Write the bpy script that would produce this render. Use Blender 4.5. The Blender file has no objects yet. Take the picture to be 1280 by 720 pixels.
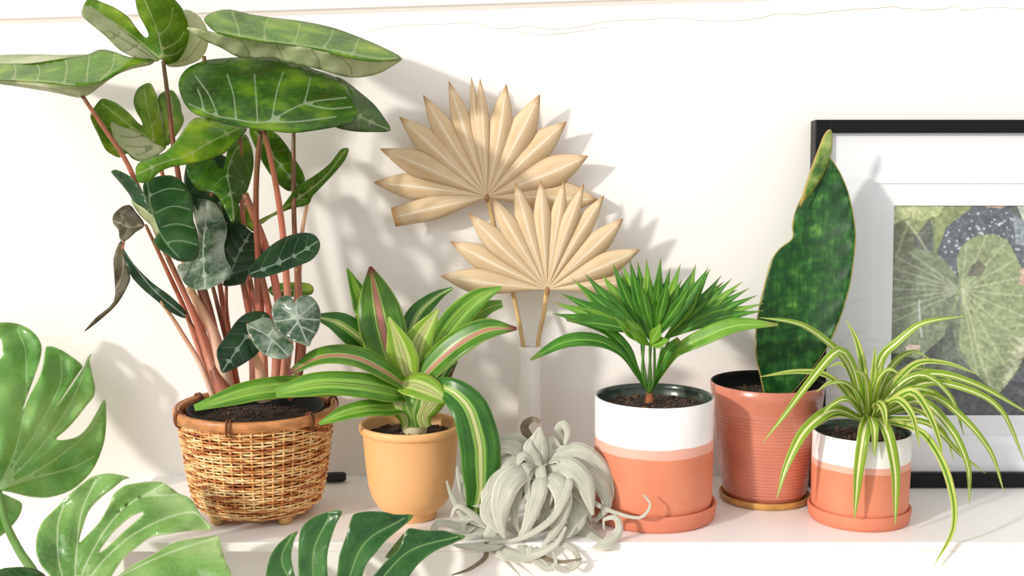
import bpy, bmesh, math, random
import numpy as np
from mathutils import Vector, Matrix
from mathutils.geometry import delaunay_2d_cdt
R = math.radians
random.seed(7); rng = np.random.default_rng(7)
S = bpy.context.scene
COL = S.collection

# ------------------------------------------------------------------ camera, world, sun, exposure
F = 1550.0; PITCH = R(7.7); CAM = Vector((0, -1.713, 0.6))
cd = bpy.data.cameras.new('camera'); cam = bpy.data.objects.new('camera', cd); COL.objects.link(cam)
cd.sensor_width = 36; cd.lens = F / 1280 * 36; cd.clip_start = .05
cam.location = CAM; cam.rotation_euler = (math.pi/2 - PITCH, 0, 0); S.camera = cam

w = bpy.data.worlds.new('world'); S.world = w; w.use_nodes = True
bg = w.node_tree.nodes['Background']; bg.inputs[0].default_value = (1, .972, .94, 1); bg.inputs[1].default_value = .92

SUN_AZ, SUN_EL = R(50), R(17)     # from the wall's normal towards the left; above the horizon
sd = bpy.data.lights.new('sun', 'SUN'); so = bpy.data.objects.new('sun', sd); COL.objects.link(so)
sd.energy = 2.6; sd.angle = R(3.2); sd.color = (1, .95, .87)
trav = Vector((math.sin(SUN_AZ)*math.cos(SUN_EL), math.cos(SUN_AZ)*math.cos(SUN_EL), -math.sin(SUN_EL)))
so.rotation_euler = trav.to_track_quat('-Z', 'Y').to_euler(); so.location = (-3, -3, 2)

# area light added for broad leaf highlights and fill, as from an unseen window
wd_ = bpy.data.lights.new('added_window_fill', 'AREA'); wl = bpy.data.objects.new('added_window_fill', wd_); COL.objects.link(wl)
wd_.shape = 'RECTANGLE'; wd_.size = 1.3; wd_.size_y = 1.6; wd_.energy = 24; wd_.color = (1, .97, .94)
wl.location = (-1.9, -2.5, 1.5); wl.rotation_euler = (Vector((0, .2, .2))-Vector(wl.location)).to_track_quat('-Z', 'Y').to_euler()

S.view_settings.view_transform = 'Standard'; S.view_settings.look = 'None'
S.view_settings.gamma = 1; S.view_settings.use_curve_mapping = False; S.view_settings.exposure = -0.13

# ------------------------------------------------------------------ helpers: from photograph pixel to a point at depth Y
_f = Vector((0, math.cos(PITCH), -math.sin(PITCH))); _u = Vector((0, math.sin(PITCH), math.cos(PITCH)))
def P(x, y, Y):
    d = _f + Vector((1, 0, 0))*((x-640)/F) - _u*((y-360)/F)
    return CAM + d*((Y-CAM.y)/d.y)
def PN(x, y, Y):
    x = np.asarray(x, float); y = np.asarray(y, float); Y = np.asarray(Y, float)
    a = (x-640)/F; b = -(y-360)/F
    dy = _f.y + b*_u.y; dz = _f.z + b*_u.z
    t = (Y-CAM.y)/dy
    return np.stack([CAM.x+a*t, CAM.y+dy*t, CAM.z+dz*t], -1)
def mpp(p):  # metres per pixel at a point
    return (Vector(p)-CAM).dot(_f)/F

def tag(o, label, cat, group=None):
    o['label'] = label; o['category'] = cat
    if group: o['group'] = group
    return o
def thing(name, label, cat, loc, group=None):
    o = bpy.data.objects.new(name, None); COL.objects.link(o); o.location = loc; o.empty_display_size = .02
    return tag(o, label, cat, group)
def root_loc(p):
    while p.parent: p = p.parent
    return p.location
def mk(name, verts, faces, mats, parent=None, smooth=True, mi=None, uv=None, attrs=None, kind=None):
    """one mesh object; verts in world coordinates"""
    v = np.asarray(verts, float).reshape(-1, 3)
    if parent is not None: v = v - np.array(root_loc(parent))
    me = bpy.data.meshes.new(name)
    me.from_pydata(v.tolist(), [], [list(map(int, f)) for f in faces])
    if not isinstance(mats, (list, tuple)): mats = [mats]
    for m in mats: me.materials.append(M[m])
    n = len(me.polygons)
    me.polygons.foreach_set('use_smooth', [smooth]*n)
    if mi is not None: me.polygons.foreach_set('material_index', list(map(int, mi)))
    if uv is not None:
        l = me.uv_layers.new(name='UVMap'); idx = np.empty(len(me.loops), int); me.loops.foreach_get('vertex_index', idx)
        l.data.foreach_set('uv', np.asarray(uv, float)[idx].ravel())
    for k, a in (attrs or {}).items():
        at = me.attributes.new(k, 'FLOAT', 'POINT'); at.data.foreach_set('value', np.asarray(a, float))
    me.update()
    o = bpy.data.objects.new(name, me); COL.objects.link(o)
    if parent is not None: o.parent = parent
    if kind: o['kind'] = kind
    return o
def box_vf(x0, x1, y0, y1, z0, z1):
    v = [(x, y, z) for x in (x0, x1) for y in (y0, y1) for z in (z0, z1)]
    f = [(0,1,3,2),(4,6,7,5),(0,4,5,1),(2,3,7,6),(0,2,6,4),(1,5,7,3)]
    return v, f
def bevel(o, wd=.002, seg=2):
    m = o.modifiers.new('bevel', 'BEVEL'); m.width = wd; m.segments = seg; m.limit_method = 'ANGLE'; return o
def lathe(name, prof, c, mats, parent=None, n=72, mi=None, closed=False, smooth=True, wob=None):
    """prof: list of (r, z) relative to c"""
    vs = []; fs = []; ms = []
    k = len(prof)
    for i in range(n):
        a = 2*math.pi*i/n
        for r, z in prof: vs.append((c[0]+r*math.cos(a), c[1]+r*math.sin(a), c[2]+z))
    for i in range(n):
        j = (i+1) % n
        for q in range(k if closed else k-1):
            p = (q+1) % k
            fs.append((i*k+q, j*k+q, j*k+p, i*k+p)); ms.append(mi[q] if mi else 0)
    return mk(name, vs, fs, mats, parent, smooth, ms)
def cr(pts, sub=6, closed=False):
    """centripetal-ish Catmull-Rom through n-dimensional points"""
    p = [np.asarray(q, float) for q in pts]; n = len(p)
    if n < 3 and not closed:
        return np.array([p[0]*(1-t)+p[-1]*t for t in np.linspace(0, 1, sub+1)])
    out = []
    for i in range(n if closed else n-1):
        if closed: a, b, c, d = p[i-1], p[i], p[(i+1) % n], p[(i+2) % n]
        else:
            b, c = p[i], p[i+1]; a = p[i-1] if i > 0 else 2*b-c; d = p[i+2] if i+2 < n else 2*c-b
        L = np.linalg.norm(c[:2]-b[:2])+1e-9
        m1 = (c-a)*.5; m2 = (d-b)*.5
        # keep tips crisp: limit tangents to the segment's own length
        for m in (m1, m2):
            l = np.linalg.norm(m[:2])
            if l > L: m *= L/l
        for t in np.arange(sub)/sub:
            h1 = 2*t**3-3*t**2+1; h2 = t**3-2*t**2+t; h3 = -2*t**3+3*t**2; h4 = t**3-t**2
            out.append(h1*b+h2*m1+h3*c+h4*m2)
    if not closed: out.append(p[-1])
    return np.array(out)
def resample(c, n):
    d = np.r_[0, np.cumsum(np.linalg.norm(np.diff(c, axis=0), axis=1))]
    t = np.linspace(0, d[-1], n)
    return np.stack([np.interp(t, d, c[:, i]) for i in range(c.shape[1])], -1)

def tube(name, pts, radii, mat, parent=None, n=8, sub=5, flat=1.0):
    c = cr(pts, sub) if len(pts) > 2 else np.array([np.array(pts[0])*(1-t)+np.array(pts[1])*t for t in np.linspace(0, 1, 4)])
    k = len(c); r = np.interp(np.linspace(0, 1, k), np.linspace(0, 1, len(radii)), radii)
    vs = []; fs = []; side = None
    for i in range(k):
        t = Vector(c[min(i+1, k-1)]-c[max(i-1, 0)]).normalized()
        if side is None: side = t.orthogonal().normalized()
        side = (side - t*side.dot(t)).normalized(); up = t.cross(side)
        for j in range(n):
            a = 2*math.pi*j/n
            vs.append(Vector(c[i])+side*(math.cos(a)*r[i])+up*(math.sin(a)*r[i]*flat))
    for i in range(k-1):
        for j in range(n):
            q = (j+1) % n; fs.append((i*n+j, i*n+q, (i+1)*n+q, (i+1)*n+j))
    fs.append(tuple(range(n-1, -1, -1))); fs.append(tuple((k-1)*n+j for j in range(n)))
    uv = [(i/(k-1), j/n) for i in range(k) for j in range(n)]
    return mk(name, vs, fs, mat, parent, uv=uv)

def ribbon(name, pts, wid, mats, parent=None, face=(0, -.75, .65), fold=.0, cup=0.0, th=.0006, n=22, cols=5, twist=(0, 0), wave=0, world=False):
    """strap leaf. pts: (px,py,Y) (or world points); wid: widths in metres along the leaf (profile), fold: V depth as a share of
    half width (edges rise), cup: U depth; face: the way the upper side looks"""
    q = [tuple(p) if world else tuple(P(*p)) for p in pts]
    c = resample(cr(q, 8), n)
    u = np.linspace(0, 1, n); W = np.interp(u, np.linspace(0, 1, len(wid)), wid)*.5
    if len(wid) > 2:   # smooth the profile
        W2 = W.copy(); W2[1:-1] = (W[:-2]+2*W[1:-1]+W[2:])/4; W = W2
    fv = Vector(face).normalized(); top = []; bot = []; uv = []
    vv = np.linspace(-1, 1, cols)
    prev = None; ph = rng.uniform(0, 6)
    for i in range(n):
        t = Vector(c[min(i+1, n-1)]-c[max(i-1, 0)]).normalized()
        s = t.cross(fv)
        if s.length < .25:
            s = prev if prev is not None else t.orthogonal()
        s = (s - t*s.dot(t)).normalized()
        if prev is not None:
            if s.dot(prev) < 0: s = -s
            s = (s*.5+prev*.5); s = (s - t*s.dot(t)).normalized()
        prev = s.copy()
        a = twist[0]+(twist[1]-twist[0])*u[i]
        if a: s = Matrix.Rotation(a, 3, t) @ s
        nn = s.cross(t).normalized()
        if nn.dot(fv) < 0 and not a: nn = -nn
        for v in vv:
            h = fold*abs(v)*W[i] + cup*v*v*W[i] + wave*W[i]*abs(v)*math.sin(u[i]*17+ph+(2 if v > 0 else 0))
            p = Vector(c[i]) + s*(v*W[i]) + nn*h
            top.append(p+nn*th*.5); bot.append(p-nn*th*.5); uv.append((u[i], v*.5+.5))
    N = n*cols; vs = top+bot; fs = []; mi = []
    for i in range(n-1):
        for j in range(cols-1):
            a, b, d, e = i*cols+j, i*cols+j+1, (i+1)*cols+j+1, (i+1)*cols+j
            fs += [(a, b, d, e), (N+e, N+d, N+b, N+a)]; mi += [0, 1]
        for j in (0, cols-1):
            a, e = i*cols+j, (i+1)*cols+j
            fs.append((a, e, N+e, N+a) if j == 0 else (e, a, N+a, N+e)); mi.append(0)
    mats = mats if isinstance(mats, (list, tuple)) else [mats, mats]
    return mk(name, vs, fs, mats, parent, mi=mi, uv=uv+uv)

def inside(poly, pts):
    x, y = pts[:, 0], pts[:, 1]; r = np.zeros(len(pts), bool); n = len(poly)
    for i in range(n):
        x1, y1 = poly[i]; x2, y2 = poly[i-1]
        if y1 == y2: continue
        c = ((y1 > y) != (y2 > y)) & (x < (x2-x1)*(y-y1)/(y2-y1)+x1)
        r ^= c
    return r
def segdist(pts, line):
    d = np.full(len(pts), 1e9)
    for a, b in zip(line[:-1], line[1:]):
        ab = b-a; L = (ab@ab)+1e-12
        t = np.clip(((pts-a)@ab)/L, 0, 1)
        d = np.minimum(d, np.linalg.norm(pts-(a+t[:, None]*ab), axis=1))
    return d
def tps(ctrl):
    c = np.array(ctrl, float); n = len(c); X = c[:, :2]/100.0
    if n <= 3:
        A = np.c_[np.ones(n), X]; co = np.linalg.lstsq(A, c[:, 2], rcond=None)[0]
        return lambda p: co[0]+(p/100.0)@co[1:]
    def k(r): return np.where(r > 1e-9, r*r*np.log(r+1e-12), 0)
    K = k(np.linalg.norm(X[:, None]-X[None], axis=-1))+np.eye(n)*.02
    Pm = np.c_[np.ones(n), X]
    A = np.block([[K, Pm], [Pm.T, np.zeros((3, 3))]])
    s = np.linalg.solve(A, np.r_[c[:, 2], 0, 0, 0])
    def fn(p):
        q = p/100.0
        return k(np.linalg.norm(q[:, None]-X[None], axis=-1))@s[:n]+s[n]+q@s[n+1:]
    return fn
def rot2(v, a): return np.array([v[0]*math.cos(a)-v[1]*math.sin(a), v[0]*math.sin(a)+v[1]*math.cos(a)])
def patch(outline, depth, ribs=(), lat=0, lat_ang=55, holes=(), sp=5.0, fold=0, quilt=.0026, smooth=3, under=False, wob=.0015, th=.0007, bow=0, qs=6):
    """one sheet of a leaf: outline, holes and ribs in photograph pixels; depth: control points (x,y,Y)"""
    o = cr(outline, smooth, True)[:, :2]
    hs = [cr(h, smooth, True)[:, :2] for h in holes]
    rb = [cr(r, 5)[:, :2] for r in ribs]
    lats = []
    if lat and rb:
        main = rb[0]; L = resample(main, 40)
        for kx in range(lat):
            fr = (kx+.6)/(lat+.4); i = min(38, int(fr*39)); tg = L[i+1]-L[i]; tg /= np.linalg.norm(tg)+1e-9
            for sg in (-1, 1):
                p = L[i].copy(); path = [p.copy()]; a = sg*R(lat_ang)
                for st in range(60):
                    dv = rot2(tg, a*(1-.008*st)); p = p+dv*3
                    if not inside(o, p[None])[0]: break
                    path.append(p.copy())
                if len(path) > 4: lats.append(np.array(path[:-1]))
    lo = o.min(0); hi = o.max(0)
    gx, gy = np.meshgrid(np.arange(lo[0], hi[0], sp), np.arange(lo[1], hi[1], sp))
    g = np.stack([gx.ravel(), gy.ravel()], -1)+rng.uniform(-.18, .18, (gx.size, 2))*sp
    k = inside(o, g)
    for h in hs: k &= ~inside(h, g)
    loops = [np.vstack([o, o[:1]])]+[np.vstack([h, h[:1]]) for h in hs]
    for l in loops: k &= segdist(g, l) > sp*.5
    rsm = [resample(r, max(3, int(np.linalg.norm(np.diff(r, axis=0), axis=1).sum()/sp)+1)) for r in rb+lats]
    rin = []
    for r in rsm:
        ok = inside(o, r) & (segdist(r, loops[0]) > 1.0)
        rin.append(r[ok])
        if len(r): k &= segdist(g, r) > sp*.45
    g = g[k]
    vs = []; es = []
    for l in [o]+hs:
        b = len(vs); vs += l.tolist(); m = len(l); es += [(b+i, b+(i+1) % m) for i in range(m)]
    for r in rin:
        b = len(vs); vs += r.tolist(); es += [(b+i, b+i+1) for i in range(len(r)-1)]
    vs += g.tolist()
    V, E, T, *_ = delaunay_2d_cdt([Vector(v) for v in vs], es, [], 0, 1e-4)
    V = np.array([(v.x, v.y) for v in V]); T = np.array([t for t in T if len(t) == 3])
    ce = V[T].mean(1); k = inside(o, ce)
    for h in hs: k &= ~inside(h, ce)
    T = T[k]
    ar = (V[T[:, 1], 0]-V[T[:, 0], 0])*(V[T[:, 2], 1]-V[T[:, 0], 1])-(V[T[:, 2], 0]-V[T[:, 0], 0])*(V[T[:, 1], 1]-V[T[:, 0], 1])
    T = np.where((ar > 0)[:, None], T[:, ::-1], T)       # face the camera
    T = T[np.abs(ar) > 1e-3]
    used = np.unique(T); mp = -np.ones(len(V), int); mp[used] = np.arange(len(used)); V = V[used]; T = mp[T]
    ed = np.full(len(V), 99.)
    for l in loops: ed = np.minimum(ed, segdist(V, l))
    vd = np.full(len(V), 30.)
    for r in rb: vd = np.minimum(vd, segdist(V, r))
    rd = vd.copy()
    for r in lats: vd = np.minimum(vd, segdist(V, r)+.75)
    Y = tps(depth)(V)
    if rb: Y = Y + fold*segdist(V, rb[0])
    if bow: Y = Y + bow*((V[:, 0]-lo[0])/(hi[0]-lo[0])-.5)**2*4
    Y = Y - quilt*(1-np.exp(-(vd/qs)**2)) + wob*np.sin(V[:, 0]*.09+lo[1])*np.sin(V[:, 1]*.11+lo[0]) + .0022*np.exp(-ed/7)*np.sin(V[:, 0]*.16+V[:, 1]*.21+lo[0])
    p = PN(V[:, 0], V[:, 1], Y)
    fn = np.cross(p[T[:, 1]]-p[T[:, 0]], p[T[:, 2]]-p[T[:, 0]])
    vn = np.zeros_like(p)
    for j in range(3): np.add.at(vn, T[:, j], fn)
    vn /= np.linalg.norm(vn, axis=1)[:, None]+1e-12
    N = len(p)
    faces = T.tolist()+(T[:, ::-1]+N).tolist()
    mi = [1 if under else 0]*len(T)+[0 if under else 1]*len(T)
    cnt = {}
    for t in T:
        for a, b in ((t[0], t[1]), (t[1], t[2]), (t[2], t[0])):
            if (b, a) in cnt: del cnt[(b, a)]
            else: cnt[(a, b)] = 1
    for a, b in cnt: faces.append([b, a, a+N, b+N]); mi.append(0)
    return dict(v=np.vstack([p+vn*th*.5, p-vn*th*.5]), f=faces, mi=mi, vein=np.r_[vd, vd], edge=np.r_[ed, ed])
def blade(name, patches, mats, parent):
    v = []; f = []; mi = []; ve = []; ed = []; b = 0
    for p in patches:
        v.append(p['v']); f += [[i+b for i in q] for q in p['f']]; mi += p['mi']; ve.append(p['vein']); ed.append(p['edge']); b += len(p['v'])
    return mk(name, np.vstack(v), f, mats, parent, mi=mi, attrs={'vein': np.concatenate(ve), 'edge': np.concatenate(ed)})

# ------------------------------------------------------------------ materials
M = {}
class NT:
    def __init__(s, name):
        m = bpy.data.materials.new(name); m.use_nodes = True; M[name] = m; s.m = m; s.t = m.node_tree; s.n = s.t.nodes
        s.b = s.n['Principled BSDF']; s.out = s.n['Material Output']
    def new(s, ty, **kw):
        x = s.n.new(ty)
        for k, v in kw.items(): setattr(x, k, v)
        return x
    def l(s, a, b): s.t.links.new(a, b)
    def val(s, sock, v):
        if isinstance(v, (int, float, tuple, list)):
            sock.default_value = (*v, 1) if isinstance(v, (tuple, list)) and len(v) == 3 and sock.type == 'RGBA' else v
        else: s.l(v, sock)
    def noise(s, scale, det=3, vec=None, rough=.5, stretch=None):
        x = s.new('ShaderNodeTexNoise'); x.inputs['Scale'].default_value = scale; x.inputs['Detail'].default_value = det; x.inputs['Roughness'].default_value = rough
        if vec is None: vec = s.new('ShaderNodeTexCoord').outputs['Object']
        if stretch:
            mp = s.new('ShaderNodeMapping'); mp.inputs['Scale'].default_value = stretch; s.l(vec, mp.inputs[0]); vec = mp.outputs[0]
        s.l(vec, x.inputs['Vector']); return x.outputs['Fac']
    def ramp(s, fac, stops, interp='LINEAR'):
        x = s.new('ShaderNodeValToRGB'); e = x.color_ramp.elements; x.color_ramp.interpolation = interp
        while len(e) < len(stops): e.new(.5)
        for i, (p, c) in enumerate(stops): e[i].position = p; e[i].color = (*c, 1) if len(c) == 3 else c
        s.l(fac, x.inputs[0]); return x.outputs[0]
    def mix(s, f, a, b):
        x = s.new('ShaderNodeMix', data_type='RGBA'); s.val(x.inputs[0], f); s.val(x.inputs[6], a); s.val(x.inputs[7], b); return x.outputs[2]
    def mr(s, v, a, b, c=0., d=1.):
        x = s.new('ShaderNodeMapRange'); s.val(x.inputs[0], v); x.inputs[1].default_value = a; x.inputs[2].default_value = b; x.inputs[3].default_value = c; x.inputs[4].default_value = d; return x.outputs[0]
    def math(s, op, a, b=0.):
        x = s.new('ShaderNodeMath', operation=op); s.val(x.inputs[0], a); s.val(x.inputs[1], b); return x.outputs[0]
    def attr(s, n): return s.new('ShaderNodeAttribute', attribute_name=n).outputs['Fac']
    def bump(s, h, st=.3, dist=.002):
        x = s.new('ShaderNodeBump'); x.inputs['Strength'].default_value = st; x.inputs['Distance'].default_value = dist; s.l(h, x.inputs['Height']); s.l(x.outputs[0], s.b.inputs['Normal'])
    def trans(s, color, fac):
        t = s.new('ShaderNodeBsdfTranslucent'); s.val(t.inputs[0], color)
        x = s.new('ShaderNodeMixShader'); x.inputs[0].default_value = fac
        s.l(s.b.outputs[0], x.inputs[1]); s.l(t.outputs[0], x.inputs[2]); s.l(x.outputs[0], s.out.inputs[0])
def srgb(r, g, b):
    f = lambda c: (c/255/12.92) if c/255 <= .04045 else ((c/255+.055)/1.055)**2.4
    return (f(r), f(g), f(b))
def simple(name, col, rough=.6, var=.0, scale=20, bump=0, bscale=60, spec=.5, coat=0, stretch=None, bdist=.002):
    n = NT(name)
    if var:
        d = tuple(c*(1-var) for c in col); h = tuple(min(1, c*(1+var*.7)) for c in col)
        n.l(n.ramp(n.noise(scale, 4, stretch=stretch), [(.3, d), (.7, h)]), n.b.inputs['Base Color'])
    else: n.b.inputs['Base Color'].default_value = (*col, 1)
    n.b.inputs['Roughness'].default_value = rough; n.b.inputs['Specular IOR Level'].default_value = spec; n.b.inputs['Coat Weight'].default_value = coat
    if bump: n.bump(n.noise(bscale, 5, stretch=stretch), bump, bdist)
    return n
simple('wall_paint', srgb(247, 245, 242), .75, .012, 3, .12, 90)
simple('shelf_paint', srgb(249, 248, 247), .35, .01, 5, .04, 40)
simple('trim_paint', srgb(243, 238, 234), .6, .01, 4, .08, 60)
simple('floor_wood', srgb(190, 165, 135), .5, .2, 6, stretch=(1, 12, 1))
simple('crack', srgb(206, 198, 188), .9)
simple('black_frame', srgb(12, 13, 16), .45, .2, 30, spec=.25)
simple('mat_board', srgb(238, 241, 247), .8, .008, 40, .05, 300)
simple('mat_bevel', srgb(222, 225, 234), .8)
simple('white_ceramic', srgb(244, 241, 236), .28, .01, 10)
simple('black_rubber', srgb(18, 18, 20), .4)
simple('soil', srgb(52, 38, 30), .95, .6, 90, .8, 200)
simple('soil_bits', srgb(88, 66, 52), .9, .75, 60)
simple('dark_plastic', srgb(16, 17, 17), .6, spec=.2)
simple('wood_foot', srgb(205, 160, 100), .5, .2, 40, stretch=(1, 1, 6))
simple('rim_cane', srgb(204, 138, 84), .4, .35, 45, .2, 120, stretch=(1, 1, 3))
simple('binding', srgb(120, 66, 36), .5, .3, 60)
simple('peach_clay', srgb(238, 182, 122), .55, .05, 12, .06, 200)
simple('clay_saucer', srgb(216, 130, 100), .7, .08, 25, .08, 200)
simple('gold_cork', srgb(190, 142, 74), .35, .3, 50)
def two_tone(name, z1, z2):
    n = NT(name); tc = n.new('ShaderNodeTexCoord'); sx = n.new('ShaderNodeSeparateXYZ'); n.l(tc.outputs['Object'], sx.inputs[0])
    z = n.math('ADD', sx.outputs[2], n.math('MULTIPLY', n.math('SUBTRACT', n.noise(14, 2), .5), .006))
    a = n.mr(z, z1-.0006, z1+.0006); b = n.mr(z, z2-.0006, z2+.0006)
    clay = n.ramp(n.noise(16, 4), [(.3, srgb(214, 126, 94)), (.7, srgb(224, 142, 110))])
    c = n.mix(a, clay, srgb(234, 176, 158)); c = n.mix(b, c, srgb(246, 245, 246)); n.l(c, n.b.inputs['Base Color'])
    n.l(n.mr(b, 0, 1, .6, .16), n.b.inputs['Roughness']); n.bump(n.noise(220, 3), .06)
two_tone('pot_glazed_big', .104, .119); two_tone('pot_glazed_small', .080, .090)
simple('inner_glaze_shaded', srgb(58, 72, 62), .18, .1, 20)  # dark green paints shade and leaf reflections into the inside of the pots
simple('terracotta_glaze', srgb(200, 122, 98), .25, .14, 18, spec=.6, coat=.3)
# wicker
n = NT('wicker'); f1 = n.noise(1, 2, stretch=(24, 24, 190)); f2 = n.noise(1, 2, stretch=(70, 70, 420))
c = n.ramp(f1, [(.33, srgb(132, 62, 26)), (.44, srgb(198, 126, 64)), (.52, srgb(236, 194, 130)), (.75, srgb(250, 228, 180))])
c = n.mix(n.mr(f2, .4, .75, .0, .4), c, srgb(186, 110, 54)); n.l(c, n.b.inputs['Base Color']); n.b.inputs['Roughness'].default_value = .42
# alocasia: dark green upper side with pale veins, pale underside
def leaf(name, dark, mid, lite, vein, edgec, rough=.3, tr=.3, trc=None, nscale=16, vw=(.3, 1.25), ew=1.3, spec=.5, vstr=.62, estr=.6):
    n = NT(name)
    c = n.ramp(n.noise(nscale, 4), [(.28, dark), (.5, mid), (.74, lite)])
    c = n.mix(n.mr(n.noise(180, 2), .45, .75, 0, .25), c, lite)
    c = n.mix(n.mr(n.attr('vein'), vw[0], vw[1], vstr, 0), c, vein)
    c = n.mix(n.mr(n.attr('edge'), ew*.3, ew, estr, 0), c, edgec)
    n.l(c, n.b.inputs['Base Color']); n.b.inputs['Roughness'].default_value = rough; n.b.inputs['Specular IOR Level'].default_value = spec
    n.bump(n.noise(75, 4), .45, .0022)
    n.trans(n.mix(.55, c, trc or lite), tr)
leaf('aloc_top', srgb(10, 42, 14), srgb(36, 92, 28), srgb(128, 168, 40), srgb(190, 208, 170), srgb(30, 48, 20), .26, .36, srgb(190, 218, 24), spec=.28, nscale=20)
leaf('aloc_lime', srgb(36, 88, 20), srgb(86, 146, 34), srgb(180, 206, 58), srgb(196, 212, 150), srgb(40, 60, 20), .26, .36, srgb(200, 224, 30), spec=.3, nscale=20)
leaf('aloc_mid', srgb(14, 46, 24), srgb(34, 78, 38), srgb(72, 112, 56), srgb(150, 176, 140), srgb(90, 110, 70), .28, .22, srgb(120, 160, 40), spec=.35, nscale=20)
leaf('aloc_dark', srgb(14, 34, 22), srgb(26, 56, 34), srgb(52, 84, 50), srgb(150, 172, 150), srgb(60, 80, 60), .3, .14, srgb(90, 120, 50), spec=.35)
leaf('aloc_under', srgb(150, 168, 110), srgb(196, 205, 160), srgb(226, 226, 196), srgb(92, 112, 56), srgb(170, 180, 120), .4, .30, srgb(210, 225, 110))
leaf('aloc_under_green', srgb(30, 78, 24), srgb(84, 136, 44), srgb(176, 200, 80), srgb(206, 216, 160), srgb(50, 70, 26), .36, .38, srgb(200, 222, 40), spec=.3, nscale=20)
leaf('aloc_silver_shine', srgb(20, 48, 28), srgb(58, 88, 62), srgb(196, 208, 192), srgb(200, 212, 196), srgb(170, 186, 160), .22, .16, srgb(150, 180, 110), nscale=17)  # pale mottling, partly white shine painted into the leaf colour
leaf('aloc_wilt', srgb(64, 58, 46), srgb(98, 92, 72), srgb(150, 146, 118), srgb(176, 170, 148), srgb(60, 50, 40), .6, .12, srgb(150, 140, 80))
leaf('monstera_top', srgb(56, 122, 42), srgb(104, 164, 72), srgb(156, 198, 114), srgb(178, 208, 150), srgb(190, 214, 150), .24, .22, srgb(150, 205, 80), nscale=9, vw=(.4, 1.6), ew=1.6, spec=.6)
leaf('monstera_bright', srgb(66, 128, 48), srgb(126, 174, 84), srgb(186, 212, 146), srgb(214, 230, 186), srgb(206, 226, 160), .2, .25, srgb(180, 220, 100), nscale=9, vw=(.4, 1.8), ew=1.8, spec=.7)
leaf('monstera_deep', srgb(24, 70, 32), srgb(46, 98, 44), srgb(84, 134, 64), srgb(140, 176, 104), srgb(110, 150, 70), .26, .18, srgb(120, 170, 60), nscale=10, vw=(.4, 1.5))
leaf('monstera_under', srgb(90, 134, 70), srgb(124, 162, 96), srgb(150, 180, 120), srgb(176, 200, 146), srgb(150, 180, 110), .5, .25, srgb(160, 205, 90))
# sansevieria: mottled
n = NT('sanse'); c = n.ramp(n.noise(1, 3, stretch=(60, 60, 60)), [(.34, srgb(20, 66, 28)), (.5, srgb(34, 88, 34)), (.64, srgb(58, 114, 46)), (.8, srgb(104, 156, 70))])
c = n.mix(n.mr(n.noise(1, 2, stretch=(190, 190, 6)), .42, .62, 0, .65), c, srgb(18, 60, 26))
c = n.mix(n.mr(n.attr('edge'), .7, 1.5, .9, 0), c, srgb(186, 168, 96)); n.l(c, n.b.inputs['Base Color']); n.b.inputs['Roughness'].default_value = .42; n.b.inputs['Specular IOR Level'].default_value = .3; n.trans(c, .12)
n = NT('sanse_lite'); c = n.ramp(n.noise(1, 3, stretch=(34, 34, 46)), [(.36, srgb(78, 128, 50)), (.5, srgb(140, 178, 80)), (.66, srgb(186, 208, 122))])
c = n.mix(n.mr(n.attr('edge'), .7, 1.5, .9, 0), c, srgb(196, 176, 96)); n.l(c, n.b.inputs['Base Color']); n.b.inputs['Roughness'].default_value = .35; n.trans(c, .15)
# strap leaves with stripes by uv (u along, v across)
def strap(name, green, dark, mid, midw, side=None, sidew=(.3, .36), edge=None, tip=None, rough=.32, tr=.25, trc=None, mstr=1.0, nscale=(4, 40, 1), edgew=.05):
    n = NT(name); uv = n.new('ShaderNodeTexCoord').outputs['UV']; sx = n.new('ShaderNodeSeparateXYZ'); n.l(uv, sx.inputs[0])
    d = n.math('ABSOLUTE', n.math('SUBTRACT', sx.outputs[1], .5))        # 0 at the midline, .5 at the margin
    c = n.ramp(n.noise(1, 3, vec=uv, stretch=nscale), [(.3, dark), (.7, green)])
    c = n.mix(n.mr(n.noise(34, 3), .38, .68, 0, .55), c, dark)
    if side: c = n.mix(n.math('MULTIPLY', n.mr(d, sidew[0], sidew[0]+.02), n.mr(d, sidew[1], sidew[1]+.02, 1, 0)), c, side)
    if mid: c = n.mix(n.mr(d, midw*.75, midw*1.15, mstr, 0), c, mid)
    if edge: c = n.mix(n.mr(d, .5-edgew, .5-edgew*.4), c, edge)
    if tip: c = n.mix(n.mr(sx.outputs[0], .9, .98), c, tip)
    n.l(c, n.b.inputs['Base Color']); n.b.inputs['Roughness'].default_value = rough
    n.trans(n.mix(.5, c, trc or green), tr)
strap('brom_green', srgb(136, 190, 52), srgb(52, 116, 34), srgb(190, 214, 110), .03, side=srgb(150, 198, 80), sidew=(.06, .2), edge=srgb(150, 190, 70), tip=srgb(120, 170, 60), trc=srgb(190, 230, 40), mstr=.6, nscale=(3, 26, 1))
strap('brom_cream', srgb(84, 148, 50), srgb(28, 84, 30), srgb(226, 230, 160), .055, side=srgb(150, 194, 90), sidew=(.06, .13), edge=srgb(90, 150, 50), trc=srgb(150, 205, 40), mstr=.9, nscale=(3, 26, 1))
strap('brom_pink', srgb(118, 170, 50), srgb(48, 104, 34), srgb(214, 134, 130), .07, side=srgb(190, 210, 120), sidew=(.075, .11), edge=srgb(150, 180, 70), tip=srgb(120, 36, 56), trc=srgb(190, 220, 50), mstr=.85, nscale=(3, 26, 1))
strap('brom_light', srgb(190, 218, 84), srgb(122, 174, 56), srgb(240, 220, 180), .06, side=srgb(222, 232, 150), sidew=(.08, .2), edge=srgb(200, 220, 120), trc=srgb(215, 240, 80), tr=.38, mstr=.7, nscale=(3, 26, 1))
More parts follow.
